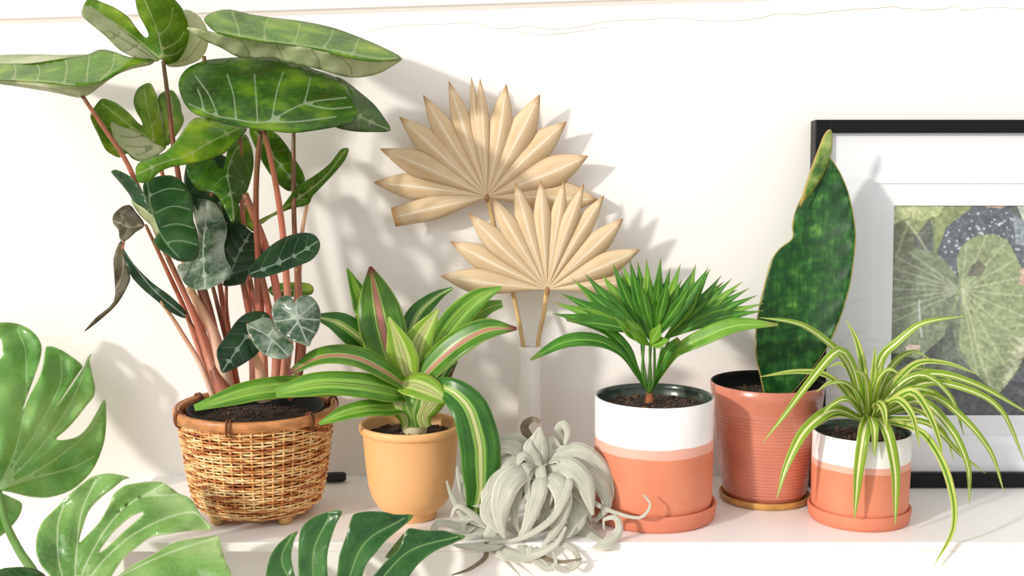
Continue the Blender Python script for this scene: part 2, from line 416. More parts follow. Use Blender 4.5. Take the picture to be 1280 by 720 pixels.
strap('brom_under', srgb(150, 194, 80), srgb(84, 140, 52), srgb(206, 214, 150), .05, trc=srgb(190, 225, 60), mstr=.5, nscale=(3, 26, 1))
strap('spider', srgb(178, 204, 62), srgb(112, 158, 40), srgb(244, 243, 190), .11, edge=srgb(176, 204, 96), trc=srgb(220, 235, 110), tr=.3, edgew=.1)
strap('spider_inv', srgb(230, 234, 140), srgb(196, 214, 96), srgb(104, 156, 44), .15, edge=srgb(232, 232, 170), trc=srgb(220, 235, 120), tr=.3)
strap('tilland', srgb(222, 221, 208), srgb(172, 174, 156), srgb(206, 208, 194), .1, mstr=.3, edge=srgb(226, 224, 210), edgew=.08, rough=.75, tr=.12, trc=srgb(200, 200, 170), nscale=(3, 12, 1))
strap('tilland_tip', srgb(150, 138, 112), srgb(110, 98, 78), None, .1, rough=.8, tr=.05)
strap('palm', srgb(106, 178, 50), srgb(24, 92, 26), srgb(140, 196, 84), .05, tip=srgb(120, 140, 60), rough=.33, tr=.28, trc=srgb(150, 210, 40), nscale=(3, 30, 1))
strap('palm_lite', srgb(160, 206, 74), srgb(88, 152, 42), srgb(176, 212, 110), .04, tip=srgb(150, 150, 80), rough=.33, tr=.3, trc=srgb(180, 225, 60), nscale=(3, 30, 1))
strap('dried', srgb(246, 228, 196), srgb(226, 198, 154), srgb(250, 238, 214), .05, tip=srgb(190, 150, 100), rough=.7, tr=.22, trc=srgb(235, 200, 140), nscale=(2.5, 22, 1), edge=srgb(196, 158, 108), edgew=.03)
simple('dried_stem', srgb(214, 180, 126), .7, .15, 50)
simple('fan_hub', srgb(170, 128, 84), .7, .15, 90)
simple('brown_stub', srgb(132, 92, 62), .7, .3, 60)
simple('brom_base', srgb(214, 204, 166), .5, .25, 60)
def petiole(name, top, mid, low):
    n = NT(name); sx = n.new('ShaderNodeSeparateXYZ'); n.l(n.new('ShaderNodeTexCoord').outputs['UV'], sx.inputs[0])
    u = n.math('ADD', sx.outputs[0], n.math('MULTIPLY', n.math('SUBTRACT', n.noise(26, 3, stretch=(1, 1, .4)), .5), .7))
    c = n.ramp(u, [(.02, top), (.5, mid), (.95, low)]); c = n.mix(n.mr(n.noise(1, 3, stretch=(260, 260, 14)), .45, .7, 0, .5), c, mid)
    n.l(c, n.b.inputs['Base Color']); n.b.inputs['Roughness'].default_value = .3; n.trans(c, .08)
petiole('petiole_red', srgb(120, 84, 50), srgb(196, 112, 90), srgb(232, 172, 146))
petiole('petiole_pale', srgb(190, 150, 104), srgb(226, 176, 148), srgb(240, 212, 190))
petiole('petiole_brown', srgb(104, 84, 46), srgb(140, 78, 58), srgb(206, 124, 100))
simple('petiole_green', srgb(98, 138, 66), .4, .15, 40)
simple('palm_stem', srgb(84, 134, 52), .4, .3, 60, stretch=(1, 1, .2))
simple('palm_fibre', srgb(150, 92, 52), .8, .4, 90)
simple('monstera_pot', srgb(225, 220, 212), .5, .03, 10)
simple('root', srgb(196, 150, 104), .7, .2, 60)
# print: colours from the mesh itself (flat printed picture)
n = NT('printed_picture'); a = n.new('ShaderNodeAttribute', attribute_name='ink'); n.l(a.outputs['Color'], n.b.inputs['Base Color']); n.b.inputs['Roughness'].default_value = .5
# thin picture glass
n = NT('picture_glass'); tr = n.new('ShaderNodeBsdfTransparent'); gl = n.new('ShaderNodeBsdfGlossy'); gl.inputs['Roughness'].default_value = .03
lw = n.new('ShaderNodeLayerWeight'); lw.inputs[0].default_value = .5; mx = n.new('ShaderNodeMixShader')
n.l(n.math('ADD', n.math('MULTIPLY', n.math('POWER', lw.outputs['Facing'], 5.), .9), .035), mx.inputs[0])
n.l(tr.outputs[0], mx.inputs[1]); n.l(gl.outputs[0], mx.inputs[2]); n.l(mx.outputs[0], n.out.inputs[0]); n.n.remove(n.b)

# ------------------------------------------------------------------ the setting
WALL = .34; FLOOR = -.8
def struct(name, vf, mat, smooth=False):
    return mk(name, vf[0], vf[1], mat, None, smooth, kind='structure')
wall = struct('wall_back', box_vf(-2.2, 2.2, WALL, WALL+.08, FLOOR, 1.9), 'wall_paint')
struct('floor', box_vf(-2.2, 2.2, -2.6, WALL+.08, FLOOR-.05, FLOOR), 'floor_wood')
# sloping cove above the wall with a plain fascia, slightly out of level
def cove():
    x0, x1 = -2.2, 2.2; pr = .003; rise = .006
    base = lambda x: P(640, 11, WALL).z + .0305*x
    sec = [(WALL, 0), (WALL-pr, rise), (WALL-pr-.004, rise+.003), (WALL-pr-.004, .5), (WALL, .5)]
    v = [(x, y, base(x)+z) for x in (x0, x1) for y, z in sec]; k = len(sec)
    f = [(i, (i+1) % k, k+(i+1) % k, k+i) for i in range(k)]+[tuple(range(k-1, -1, -1)), tuple(range(k, 2*k))]
    return v, f
struct('trim_1', cove(), 'trim_paint')
crk = [(462,38),(490,33),(520,31),(560,30),(590,28),(625,36),(660,33),(690,36),(725,34),(750,28),(785,25),(810,24),(850,22),(880,26),(915,26),(950,22),(975,17),(1005,18),(1050,13),(1090,10),(1120,9),(1150,12),(1180,11),(1194,7),(1205,13),(1240,9),(1282,11)]
pp = []
for i, q in enumerate(cr(crk, 4)):
    pp.append(P(q[0], q[1]+rng.uniform(-.7, .7), WALL-.0004))
ck = tube('crack', pp, [.0003, .0005, .0004, .0006, .0004], 'crack', wall, 4, 1)
ck2 = tube('crack', [P(x, y, WALL-.0004) for x, y in [(640,38),(668,43),(700,42),(730,38),(760,34)]], [.0003, .0005, .0003], 'crack', wall, 4, 3)
# shelf: a thick board with a niche under its left end
XL = P(110, 679, 0).x; XR = 1.25
shelf = thing('shelf', 'white painted shelf unit that carries the row of potted plants', 'shelf', (0, .17, FLOOR))
LIP = .014
o = bevel(mk('top_board', *box_vf(XL, XR, 0, WALL, -LIP, 0), 'shelf_paint', shelf, False), .0015)
nx0 = P(156, 700, .004).x; nx1 = P(352, 700, .004).x
bevel(mk('side_panel', *box_vf(XL+.002, nx0, .001, WALL, FLOOR, -LIP), 'shelf_paint', shelf, False), .001)
bevel(mk('front_panel', *box_vf(nx1, XR-.002, .0006, .02, FLOOR, -LIP), 'shelf_paint', shelf, False), .001)
mk('side_panel', *box_vf(nx1, nx1+.02, .02, WALL, FLOOR, -LIP), 'shelf_paint', shelf, False)
mk('back_panel', *box_vf(nx0, nx1, .16, .17, FLOOR, -LIP), 'shelf_paint', shelf, False)

# ------------------------------------------------------------------ shared builders
def soil(parent, c, r, z, n=160, dome=.006):
    vs = [(c[0], c[1], z+dome)]; fs = []; nr, na = 7, 36
    for i in range(1, nr+1):
        for j in range(na):
            a = 2*math.pi*j/na; rr = r*i/nr
            vs.append((c[0]+rr*math.cos(a), c[1]+rr*math.sin(a), z+dome*(1-(i/nr)**2)+rng.uniform(-.002, .002)))
    for j in range(na): fs.append((0, 1+j, 1+(j+1) % na))
    for i in range(nr-1):
        for j in range(na):
            q = (j+1) % na; b = 1+i*na; fs.append((b+j, b+na+j, b+na+q, b+q))
    mk('soil', vs, fs, 'soil', parent)
    vs = []; fs = []
    for k in range(n):
        rr = r*.96*math.sqrt(rng.uniform(0, 1)); a = rng.uniform(0, 6.28); s = rng.uniform(.0015, .004)
        p = np.array((c[0]+rr*math.cos(a), c[1]+rr*math.sin(a), z+dome*(1-(rr/r)**2)+.001)); b = len(vs)
        d = np.array([(1,0,0),(-1,0,0),(0,1,0),(0,-1,0),(0,0,1),(0,0,-1)], float)*rng.uniform(.5, 1.3, (6, 1))*s+rng.uniform(-.3, .3, (6, 3))*s
        vs += (p+d).tolist()
        for t in ((0,2,4),(2,1,4),(1,3,4),(3,0,4),(2,0,5),(1,2,5),(3,1,5),(0,3,5)): fs.append([b+i for i in t])
    mk('soil_crumbs', vs, fs, 'soil_bits', parent, False, kind='stuff')
def pot_prof(outer, wall_t, inner_z):
    """outer: (r,z) from the foot's centre outwards and up to the rim; returns profile incl. rounded rim and the inside"""
    r, z = outer[-1]
    p = [(0.0005, outer[0][1])]+outer+[(r-wall_t*.3, z+wall_t*.25), (r-wall_t*.7, z+wall_t*.25), (r-wall_t, z)]
    k = len(p); p += [(r-wall_t-.001, z-.006), (r-wall_t-.002, inner_z), (.0005, inner_z)]
    return p, k

# ------------------------------------------------------------------ woven basket
BC = (P(320, 503, .145).x, .145, 0); BT = .168
bk = thing('woven_basket', 'round tan wicker basket on little wooden feet, with cane rim', 'basket', (BC[0], BC[1], 0))
def brad(z): return np.interp(z, [.010, .014, .02, .03, .06, .11, .165, .18], [.080, .088, .094, .0985, .1045, .1115, .1185, .119])
NS = 46; NA = NS*6
def ring_mesh(z, ph, tilt):
    vs = []; fs = []; K = 6
    for i in range(NA):
        a = 2*math.pi*i/NA; r = brad(z)+.0016*math.sin(NS/2*a+ph); zz = z+.0006*math.sin(a*3+tilt)
        for j in range(K):
            b = 2*math.pi*j/K
            vs.append((BC[0]+(r+.0017*math.cos(b))*math.cos(a), BC[1]+(r+.0017*math.cos(b))*math.sin(a), zz+.0017*math.sin(b)))
    for i in range(NA):
        q = (i+1) % NA
        for j in range(K): p = (j+1) % K; fs.append((i*K+j, q*K+j, q*K+p, i*K+p))
    return vs, fs
z = .012; i = 0
while z < .158:
    v, f = ring_mesh(z, math.pi*(i % 2), i*1.7); mk('weaver', v, f, 'wicker', bk); z += .0043; i += 1
zz = np.linspace(.012, .160, 14)
for s in range(NS):
    a = 2*math.pi*(s+.5)/NS; ca, sa = math.cos(a), math.sin(a); h = .0016
    vs = []; fs = []
    for zc in zz:
        r = brad(zc)
        for dr, dt in ((.0012, -h), (.0012, h), (-.0012, h), (-.0012, -h)):
            vs.append((BC[0]+(r+dr)*ca-dt*sa, BC[1]+(r+dr)*sa+dt*ca, zc))
    for q in range(len(zz)-1):
        for j in range(4): p = (j+1) % 4; fs.append((q*4+j, q*4+p, q*4+4+p, q*4+4+j))
    mk('stake', vs, fs, 'wicker', bk)
lathe('bottom', [(.001, .010), (.082, .010), (.0865, .014), (.0865, .016), (.001, .016)], BC, 'rim_cane', bk, 48)
lathe('rim', [(.1175, .153), (.1225, .155), (.124, .161), (.1235, .167), (.121, .1705), (.1185, .167), (.1165, .160)], BC, 'rim_cane', bk, 90, closed=True)
lathe('rim_lining', [(.1165, .150), (.1178, .166), (.1165, .1695), (.1145, .168), (.1135, .150)], BC, 'rim_cane', bk, 90, closed=True)
for a in (R(-97), R(-38), R(20), R(85), R(150), R(212)):
    for da in (-.022, .022):
        ca, sa = math.cos(a+da), math.sin(a+da)
        pts = [(BC[0]+r*ca, BC[1]+r*sa, zz_) for r, zz_ in ((.1185, .148), (.1235, .151), (.1262, .161), (.1235, .171), (.117, .1725), (.1128, .166), (.1128, .152))]
        tube('binding', pts, [.0013, .0016, .0013], 'binding', bk, 6, 3)
for a in (R(-128), R(-50), R(45), R(135)):
    x, y = BC[0]+.079*math.cos(a), BC[1]+.079*math.sin(a)
    b = bmesh.new(); bmesh.ops.create_cube(b, size=1)
    for v in b.verts:
        k = 1.0 if v.co.z > 0 else .85
        v.co = Vector((v.co.x*.02*k, v.co.y*.02*k, v.co.z*.0145+.00725))
    bmesh.ops.rotate(b, verts=b.verts, cent=(0,0,0), matrix=Matrix.Rotation(a, 3, 'Z'))
    bmesh.ops.bevel(b, geom=b.edges[:], offset=.002, segments=2, affect='EDGES')
    b.verts.ensure_lookup_table(); b.faces.ensure_lookup_table()
    vs = [(v.co.x+x, v.co.y+y, v.co.z) for v in b.verts]; fs = [[v.index for v in q.verts] for q in b.faces]; b.free()
    mk('foot', vs, fs, 'wood_foot', bk)

# ------------------------------------------------------------------ alocasia in the basket
al = thing('elephant_ear_plant', 'tall elephant ear plant with broad veined leaves and pink stalks in the basket', 'plant', (BC[0], BC[1], .017))
NPZ = .1665
lathe('nursery_pot', [(.001, .017), (.068, .017), (.084, .06), (.1, NPZ-.016), (.104, NPZ), (.102, NPZ), (.097, .14), (.001, .13)], BC, 'dark_plastic', al, 48)
soil(al, BC, .0965, .146, 170, .006)
def gd(o, d0, gx=0, gy=0):
    """plane depth for an outline: depth d0 at its middle, slopes per pixel"""
    a = np.array([q[:2] for q in o], float); cx, cy = a.mean(0)
    return [(cx, cy, d0), (cx+100, cy, d0+100*gx), (cx, cy+100, d0+100*gy)]
def aleaf(patches, mats): return blade('leaf', patches, mats, al)
T_ = ['aloc_top', 'aloc_under']; D_ = ['aloc_dark', 'aloc_under_green']; G_ = ['aloc_under_green', 'aloc_top']
# far left boat-shaped leaf
a1 = [(-15,82),(0,80),(39,79),(74,74),(108,69),(125,62),(143,65),(160,71),(177,72),(193,76),(165,83),(148,91),(128,102),(95,108),(50,104),(0,100),(-15,99)]
a1b = [(-15,71),(0,69),(40,68),(75,69),(112,68),(108,69.5),(74,74.5),(39,79.5),(0,80.5),(-15,82)]
a1c = [(-15,98.5),(0,99.5),(50,103.5),(95,107.5),(128,101.5),(148,90.5),(165,82.5),(194,75),(188,81),(165,86),(145,94),(125,108),(110,119),(98,122),(60,114),(0,105),(-15,103)]
aleaf([patch(a1, [(0,80,.20),(120,66,.19),(193,76,.13),(0,100,.09),(95,108,.06),(150,90,.10)], [[(105,108),(60,102),(-15,99)],[(108,106),(110,85),(112,70)],[(80,106),(84,85),(82,75)],[(45,102),(50,90),(46,80)],[(125,101),(140,85),(143,68)],[(15,100),(20,90),(18,81)]], sp=4),
       patch(a1b, [(0,69,.26),(110,68,.22),(0,81,.20),(108,70,.19)], sp=4, under=True, quilt=0),
       patch(a1c, [(0,99,.09),(95,107,.06),(150,90,.10),(194,75,.13),(98,122,.10),(0,105,.12)], [[(100,121),(60,110),(0,103)]], sp=4, under=True)], ['aloc_lime', 'aloc_under'])
# two-lobed leaf at the top, seen from below
a2 = [(112,-2),(128,3),(146,11),(161,22),(169,33),(178,44),(183,47),(186,44),(183,36),(175,21),(171,10),(170,-3),(180,-12),(205,-14),(219,0),(228,11),(233,25),(236,45),(231,62),(222,76),(208,81),(203,75),(197,75),(180,73),(164,69),(149,60),(133,44),(117,31),(103,18),(104,8)]
aleaf([patch(a2, [(112,0,.10),(104,18,.07),(205,74,.16),(183,47,.15),(205,-10,.12),(236,45,.17),(150,62,.12)], [[(204,75),(197,40),(183,5),(178,-8)],[(201,74),(160,40),(112,8)],[(199,45),(212,30),(216,10)],[(203,62),(222,52),(230,40)],[(203,70),(218,68),(228,60)],[(180,60),(165,58),(150,56)],[(160,42),(145,45),(135,43)]], sp=4, fold=.0006),
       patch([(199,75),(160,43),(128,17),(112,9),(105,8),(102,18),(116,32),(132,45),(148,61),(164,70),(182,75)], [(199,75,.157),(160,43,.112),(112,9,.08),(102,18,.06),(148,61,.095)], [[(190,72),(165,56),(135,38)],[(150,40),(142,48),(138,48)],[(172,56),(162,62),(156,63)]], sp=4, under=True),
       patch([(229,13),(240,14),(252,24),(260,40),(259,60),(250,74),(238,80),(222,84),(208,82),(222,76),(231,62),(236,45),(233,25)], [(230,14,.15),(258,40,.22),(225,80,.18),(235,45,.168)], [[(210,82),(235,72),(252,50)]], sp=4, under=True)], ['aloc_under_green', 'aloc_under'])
# top right leaf, folded along its length
a3 = [(255,23),(267,15),(287,12),(313,18),(340,22),(380,27),(417,35),(450,47),(480,60),(502,73),(473,77),(433,72),(400,63),(367,57),(333,53),(300,48),(273,42),(260,32)]
a3b = [(233,35),(245,35),(257,38),(273,42),(300,47.5),(333,52.5),(367,56.5),(400,62.5),(433,71.5),(473,76.5),(503,73),(493,81),(473,92),(447,97),(427,95),(400,87),(367,80),(340,73),(300,72),(277,60),(250,48)]
aleaf([patch(a3, [(260,25,.14),(313,18,.22),(417,35,.25),(500,72,.20),(400,63,.12),(300,48,.10)], [[(265,38),(330,50),(400,60),(470,73),(500,73)],[(300,46),(296,30),(290,15)],[(333,52),(330,38),(335,24)],[(367,56),(372,42),(375,29)],[(402,61),(412,50),(416,38)],[(438,69),(444,60),(448,49)]], sp=4),
       patch(a3b, [(233,35,.10),(273,42,.10),(400,62,.12),(502,73,.20),(447,97,.17),(340,73,.14),(277,60,.12)], [[(300,49),(310,62),(312,72)],[(345,55),(352,68),(355,76)],[(388,60),(398,74),(400,86)],[(425,70),(438,84),(440,95)]], sp=4, under=True)], ['aloc_lime', 'aloc_under'])
# big shield leaf facing the room
a4 = [(223,107),(228,92),(240,82),(260,75),(293,72),(333,71),(367,78),(393,87),(420,97),(433,107),(438,117),(447,130),(448,141),(440,152),(427,157),(400,162),(367,166),(333,163),(293,157),(267,150),(243,142),(230,128)]
rib4 = [(236,130),(267,144),(293,149),(330,153),(380,130),(433,122)]
aleaf([patch(a4, [(223,107,.07),(293,72,.17),(367,78,.19),(430,105,.17),(448,140,.10),(367,166,.00),(293,157,.01),(300,120,.07)], [rib4,[(255,139),(252,125),(247,112)],[(272,145),(262,120),(244,95)],[(295,149),(292,120),(284,93)],[(322,152),(320,120),(318,93)],[(340,148),(346,115),(354,90)],[(380,130),(385,112),(388,97)],[(330,153),(375,152),(420,146)],[(380,130),(410,136),(440,134)]], sp=4.5),
       patch([(420,96),(433,102),(447,113),(467,130),(480,147),(488,163),(467,165),(440,164),(418,158),(430,152),(440,135),(436,115)], [(420,97,.175),(436,115,.165),(467,130,.21),(487,162,.18),(430,155,.105)], [[(440,140),(462,152),(486,162)]], lat=3, sp=4.5)], ['aloc_top', 'aloc_under'])
# lobed leaf on the second tier, seen from below
a5 = [(113,146),(116,137),(126,124),(136,125),(147,130),(160,140),(172,153),(178,157),(177,151),(170,138),(167,125),(172,111),(183,104),(189,105),(194,115),(199,128),(201,144),(205,162),(207,177),(207,186),(197,193),(187,198),(176,202),(165,198),(159,192),(149,197),(138,192),(131,186),(123,169),(117,157)]
aleaf([patch(a5, [(116,140,.10),(126,124,.12),(192,177,.18),(183,104,.20),(205,165,.20),(150,195,.12),(178,155,.17)], [[(193,178),(160,155),(128,130)],[(193,176),(185,140),(180,112)],[(191,180),(165,184),(140,186)],[(170,162),(150,160),(128,158)],[(190,160),(197,145),(198,130)]], sp=4, fold=.0005),
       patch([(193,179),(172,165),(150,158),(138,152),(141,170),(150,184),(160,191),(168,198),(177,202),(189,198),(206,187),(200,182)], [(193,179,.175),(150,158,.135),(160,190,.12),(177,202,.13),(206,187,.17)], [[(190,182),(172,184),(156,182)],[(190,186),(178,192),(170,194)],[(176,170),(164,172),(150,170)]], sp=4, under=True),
       patch([(198,121),(208,113),(217,114),(225,128),(227,140),(230,150),(225,162),(216,175),(208,182),(205,160),(201,140)], [(198,121,.20),(217,114,.24),(230,150,.24),(208,180,.19)], [[(206,178),(214,150),(214,120)]], lat=3, sp=4)], ['aloc_under_green', 'aloc_under'])
# pale green leaf below the big one
a6 = [(170,209),(180,200),(207,190),(227,167),(243,148),(267,150),(287,156),(309,161),(295,177),(280,192),(247,203),(213,209),(197,217),(187,227),(172,227)]
aleaf([patch(a6, gd(a6, .05, .0006, -.0016), [[(300,160),(262,178),(233,195),(205,203),(173,217)]], lat=5, lat_ang=48, sp=4, fold=.0004)], ['aloc_lime', 'aloc_under'])
# dark hanging leaf with a turned-up margin
a7 = [(180,228),(190,222),(212,219),(227,226),(237,240),(241,255),(242,275),(246,287),(249,305),(247,322),(237,327),(222,326),(207,317),(196,309),(192,300),(199,290),(190,267),(184,252),(179,240)]
a7b = [(139,215),(145,212),(162,220),(172,230),(182,247),(189,267),(180,260),(167,252),(161,242),(149,227)]
aleaf([patch(a7, gd(a7, .055, .0005, -.0007), [[(184,228),(190,265),(205,300),(224,322)],[(186,245),(210,236),(230,238)],[(191,268),(215,258),(238,262)],[(198,285),(220,280),(243,285)],[(208,303),(226,301),(246,306)]], sp=4),
       patch(a7b, [(139,215,.10),(162,220,.08),(189,267,.055),(155,238,.09)], sp=4),
       patch([(164,250),(180,260),(189,266),(199,288),(197,295),(188,281),(174,268)], [(164,250,.08),(189,266,.06),(197,294,.07),(174,268,.09)], sp=4, under=True)], ['aloc_mid', 'aloc_under'])
a8 = [(241,251),(255,249),(270,255),(280,272),(284,290),(280,307),(283,325),(289,337),(282,350),(270,357),(255,362),(237,360),(225,345),(222,332),(235,326),(244,312),(248,295),(243,272)]
aleaf([patch(a8, gd(a8, .085, -.0005, -.0009), [[(257,358),(254,315),(258,270),(260,252)]], lat=5, lat_ang=60, sp=4, fold=.0006)], ['aloc_silver_shine', 'aloc_under'])
a9 = [(278,211),(284,190),(296,176),(307,168),(315,187),(317,208),(309,239),(300,251),(292,280),(281,262),(272,246),(262,240),(248,238),(238,226),(232,208),(245,196),(262,195)]
aleaf([patch(a9, gd(a9, .11, .0008, -.0006), [[(303,172),(285,210),(290,250),(292,275)]], lat=5, sp=4, fold=.0009)], ['aloc_top', 'aloc_under'])
a9b = [(234,203),(248,192),(268,190),(286,200),(293,230),(297,265),(300,300),(287,326),(266,300),(246,262),(230,236)]
aleaf([patch(a9b, gd(a9b, .16, .0004, -.0005), [[(262,194),(275,250),(286,318)]], lat=5, sp=4.5)], ['aloc_dark', 'aloc_under'])
a10 = [(289,283),(300,278),(315,290),(332,297),(334,309),(322,330),(312,340),(306,353),(292,357),(278,356),(286,340),(280,315),(284,296)]
aleaf([patch(a10, gd(a10, .12, .0004, -.0006), [[(285,350),(298,318),(312,292)]], lat=4, sp=4)], D_)
a10b = [(296,260),(306,256),(315,270),(318,290),(303,280),(292,281)]
aleaf([patch(a10b, gd(a10b, .17, 0, -.0006), [[(305,258),(308,285)]], sp=4)], G_)
a11 = [(310,337),(321,324),(336,309),(355,297),(376,291),(392,293),(400,303),(398,315),(388,326),(370,333),(349,341),(327,347),(314,346)]
aleaf([patch(a11, gd(a11, .045, .0002, -.0012), [[(314,342),(350,328),(375,316),(397,302)]], lat=4, lat_ang=45, sp=4)], ['aloc_dark', 'aloc_under'])
a12 = [(340,395),(341,382),(350,372),(361,369),(366,374),(368,379),(372,373),(382,369),(392,373),(399,384),(401,397),(398,412),(390,425),(386,433),(375,429),(360,424),(347,413)]
aleaf([patch(a12, gd(a12, .03, .0002, -.0006), [[(370,382),(372,400),(384,428)],[(372,398),(352,384)],[(372,398),(345,402)],[(373,402),(358,420)],[(372,398),(392,380)],[(372,398),(398,400)],[(376,408),(394,416)]], sp=3.6, fold=.0004)], ['aloc_silver_shine', 'aloc_under'])
a13 = [(271,445),(272,435),(285,417),(295,402),(307,392),(322,389),(335,392),(338,402),(330,418),(324,439),(312,450),(295,460),(278,466),(274,455)]
aleaf([patch(a13, gd(a13, .055, .0003, -.0008), [[(330,394),(305,425),(278,464)]], lat=4, sp=4)], D_)
a14 = [(308,409),(314,403),(330,397),(340,400),(346,413),(358,423),(367,432),(363,445),(352,449),(340,447),(327,441),(316,428)]
aleaf([patch(a14, gd(a14, .042, 0, -.0007), [[(312,408),(335,420),(360,444)],[(335,420),(345,408)],[(340,424),(334,440)]], sp=4)], ['aloc_silver_shine', 'aloc_under'])
a15 = [(312,160),(339,163),(355,177),(367,196),(378,214),(381,226),(373,233),(361,239),(346,228),(333,211),(320,186)]
aleaf([patch(a15, gd(a15, .21, .0005, -.0006), [[(318,164),(345,200),(372,232)]], lat=4, sp=4)], ['aloc_top', 'aloc_under'])
a16 = [(324,275),(349,262),(361,247),(373,232),(391,221),(413,204),(426,187),(436,186),(431,200),(413,222),(391,245),(385,256),(364,261),(340,271),(327,280)]
aleaf([patch(a16, gd(a16, .17, .0006, .0006), [[(326,278),(370,250),(405,222),(432,188)]], lat=6, lat_ang=40, sp=3.6)], ['aloc_under_green', 'aloc_top'])
a17 = [(141,270),(150,260),(162,256),(170,265),(181,281),(170,290),(157,301),(150,299),(148,287),(142,280)]
aleaf([patch(a17, gd(a17, .09, .0003, -.0004), [[(181,281),(160,284),(143,276)]], lat=3, sp=3.6)], ['aloc_wilt', 'aloc_under'])
a18 = [(152,300),(142,323),(143,347),(142,377),(120,397),(105,415),(130,396),(148,378),(160,357),(163,347),(158,327)]
a18b = [(153,310),(167,330),(190,353),(213,370),(233,390),(231,398),(213,390),(197,377),(177,360),(162,342)]
aleaf([patch(a18, gd(a18, .083, .0004, 0), [[(153,303),(152,345),(125,395)]], sp=3.6)], ['aloc_wilt', 'aloc_under'])
aleaf([patch(a18b, gd(a18b, .09, .0002, -.0001), [[(155,314),(190,360),(230,394)]], sp=3.6)], ['aloc_dark', 'aloc_wilt'])
a19 = [(335,362),(345,355),(365,353),(385,354),(392,360),(389,368),(365,371),(345,372)]
aleaf([patch(a19, gd(a19, .22, 0, -.001), [[(336,364),(390,362)]], sp=3.6)], G_)
# stalks: pixel path, depth at leaf and at soil, thickness in px
def stalk(pts, y0, y1, w0, w1, mat='petiole_red'):
    n = len(pts); q = []
    for i, p in enumerate(pts): q.append(P(p[0], p[1], y0+(y1-y0)*(i/(n-1))))
    m = mpp(q[-1]); tube('stalk', q, [w0*m*.5, (w0+w1)*m*.25, w1*m*.5], mat, al, 8, 5)
stalk([(103,120),(130,160),(160,206),(200,300),(232,370),(258,430),(272,498)], .10, .13, 5, 9)
stalk([(204,76),(211,130),(217,182),(232,270),(258,390),(280,498)], .16, .16, 5, 9, 'petiole_brown')
stalk([(326,163),(321,215),(320,270),(323,330),(325,400),(322,496)], .05, .15, 6, 9, 'petiole_brown')
stalk([(330,163),(341,211),(350,263),(356,320),(360,400),(352,494)], .04, .12, 6, 10)
stalk([(367,165),(367,211),(368,288),(373,346),(375,400),(370,492)], .18, .15, 5, 9, 'petiole_brown')
stalk([(306,242),(318,272),(333,312),(346,364),(352,430),(345,496)], .11, .13, 9, 11)
stalk([(207,317),(228,362),(245,402),(262,450),(280,500)], .06, .10, 5, 10)
stalk([(236,358),(252,388),(268,420),(276,455),(285,502)], .09, .10, 9, 20, 'petiole_pale')
stalk([(243,340),(258,385),(272,425),(283,460),(290,500)], .10, .11, 8, 14)
stalk([(254,360),(262,390),(270,425),(290,500)], .12, .13, 9, 14, 'petiole_brown')
stalk([(265,355),(274,390),(283,425),(300,500)], .14, .15, 5, 8, 'petiole_brown')
stalk([(283,350),(283,385),(288,425),(300,498)], .16, .16, 4, 7)
stalk([(303,350),(309,380),(316,420),(318,500)], .13, .14, 7, 11)
stalk([(313,345),(318,380),(324,430),(326,500)], .17, .17, 4, 8)
stalk([(322,345),(325,388),(328,430),(330,500)], .12, .12, 10, 13)
stalk([(327,345),(337,392),(345,440),(343,498)], .11, .12, 8, 12)
stalk([(200,376),(216,398),(232,424),(250,455),(268,500)], .09, .12, 4, 8, 'petiole_pale')
stalk([(372,330),(373,372),(378,430),(368,494)], .13, .13, 9, 11)
stalk([(384,256),(378,288),(374,340),(364,420),(355,496)], .16, .17, 4, 8, 'petiole_pale')
stalk([(372,400),(380,440),(372,480),(362,498)], .04, .09, 3, 8, 'petiole_brown')
stalk([(310,405),(318,440),(330,470),(335,500)], .055, .10, 4, 10, 'petiole_pale')
stalk([(318,440),(324,460),(328,500)], .05, .09, 6, 16, 'petiole_pale')
stalk([(192,178),(200,205),(222,300),(256,420),(276,498)], .18, .17, 4, 8)
stalk([(255,70),(262,160),(268,300),(285,420),(300,495)], .14, .19, 5, 8, 'petiole_brown')
stalk([(300,168),(303,260),(312,380),(316,495)], .15, .19, 5, 8)
stalk([(182,281),(205,330),(236,400),(268,498)], .09, .16, 4, 8)
stalk([(158,296),(155,302),(153,312)], .088, .086, 3, 3, 'petiole_brown')
stalk([(232,394),(250,425),(274,498)], .09, .15, 3, 7)
stalk([(262,448),(272,472),(286,504)], .095, .09, 7, 26, 'petiole_brown')

# ------------------------------------------------------------------ peach pot with strap-leaved plant
C1 = (P(513, 528, .12).x, .12, 0); H1 = .147
br = thing('potted_bromeliad', 'strap-leaved plant with pink and cream stripes in a smooth peach pot', 'potted plant', C1)
prof, k = pot_prof([(.036, 0), (.0385, .002), (.0385, .011), (.042, .013), (.053, .022), (.0605, .036), (.0655, .055), (.069, .09), (.0725, .132), (.073, .1335), (.0768, .135), (.0775, .139), (.0775, H1-.002)], .006, .115)
lathe('pot', prof, C1, 'peach_clay', br, 84)
soil(br, C1, .068, .128, 130, .004)
def bleaf(pts, w, mat='brom_green', face=(0, -.75, .65), fold=.25, **k):
    ww = [x*.00122 for x in w]
    return ribbon('leaf', pts, ww, [mat, 'brom_under'], br, face, fold, n=26, cols=7, th=.0011, **k)
bleaf([(512,490,.13),(487,450,.15),(463,400,.17),(447,365,.18),(434,336,.17)], [12,26,36,38,32,18,3], face=(.2,-.95,.2), wave=.12)
bleaf([(508,485,.12),(490,455,.13),(478,410,.14),(470,370,.15),(463,333,.14)], [16,34,52,60,54,34,3], 'brom_pink', face=(.15,-.95,.2), fold=.18, cup=-.1, wave=.07)
bleaf([(513,480,.12),(506,450,.11),(498,425,.105),(486,396,.10)], [14,32,40,34,18,3], 'brom_light', face=(-.2,-.95,.2), fold=.3)
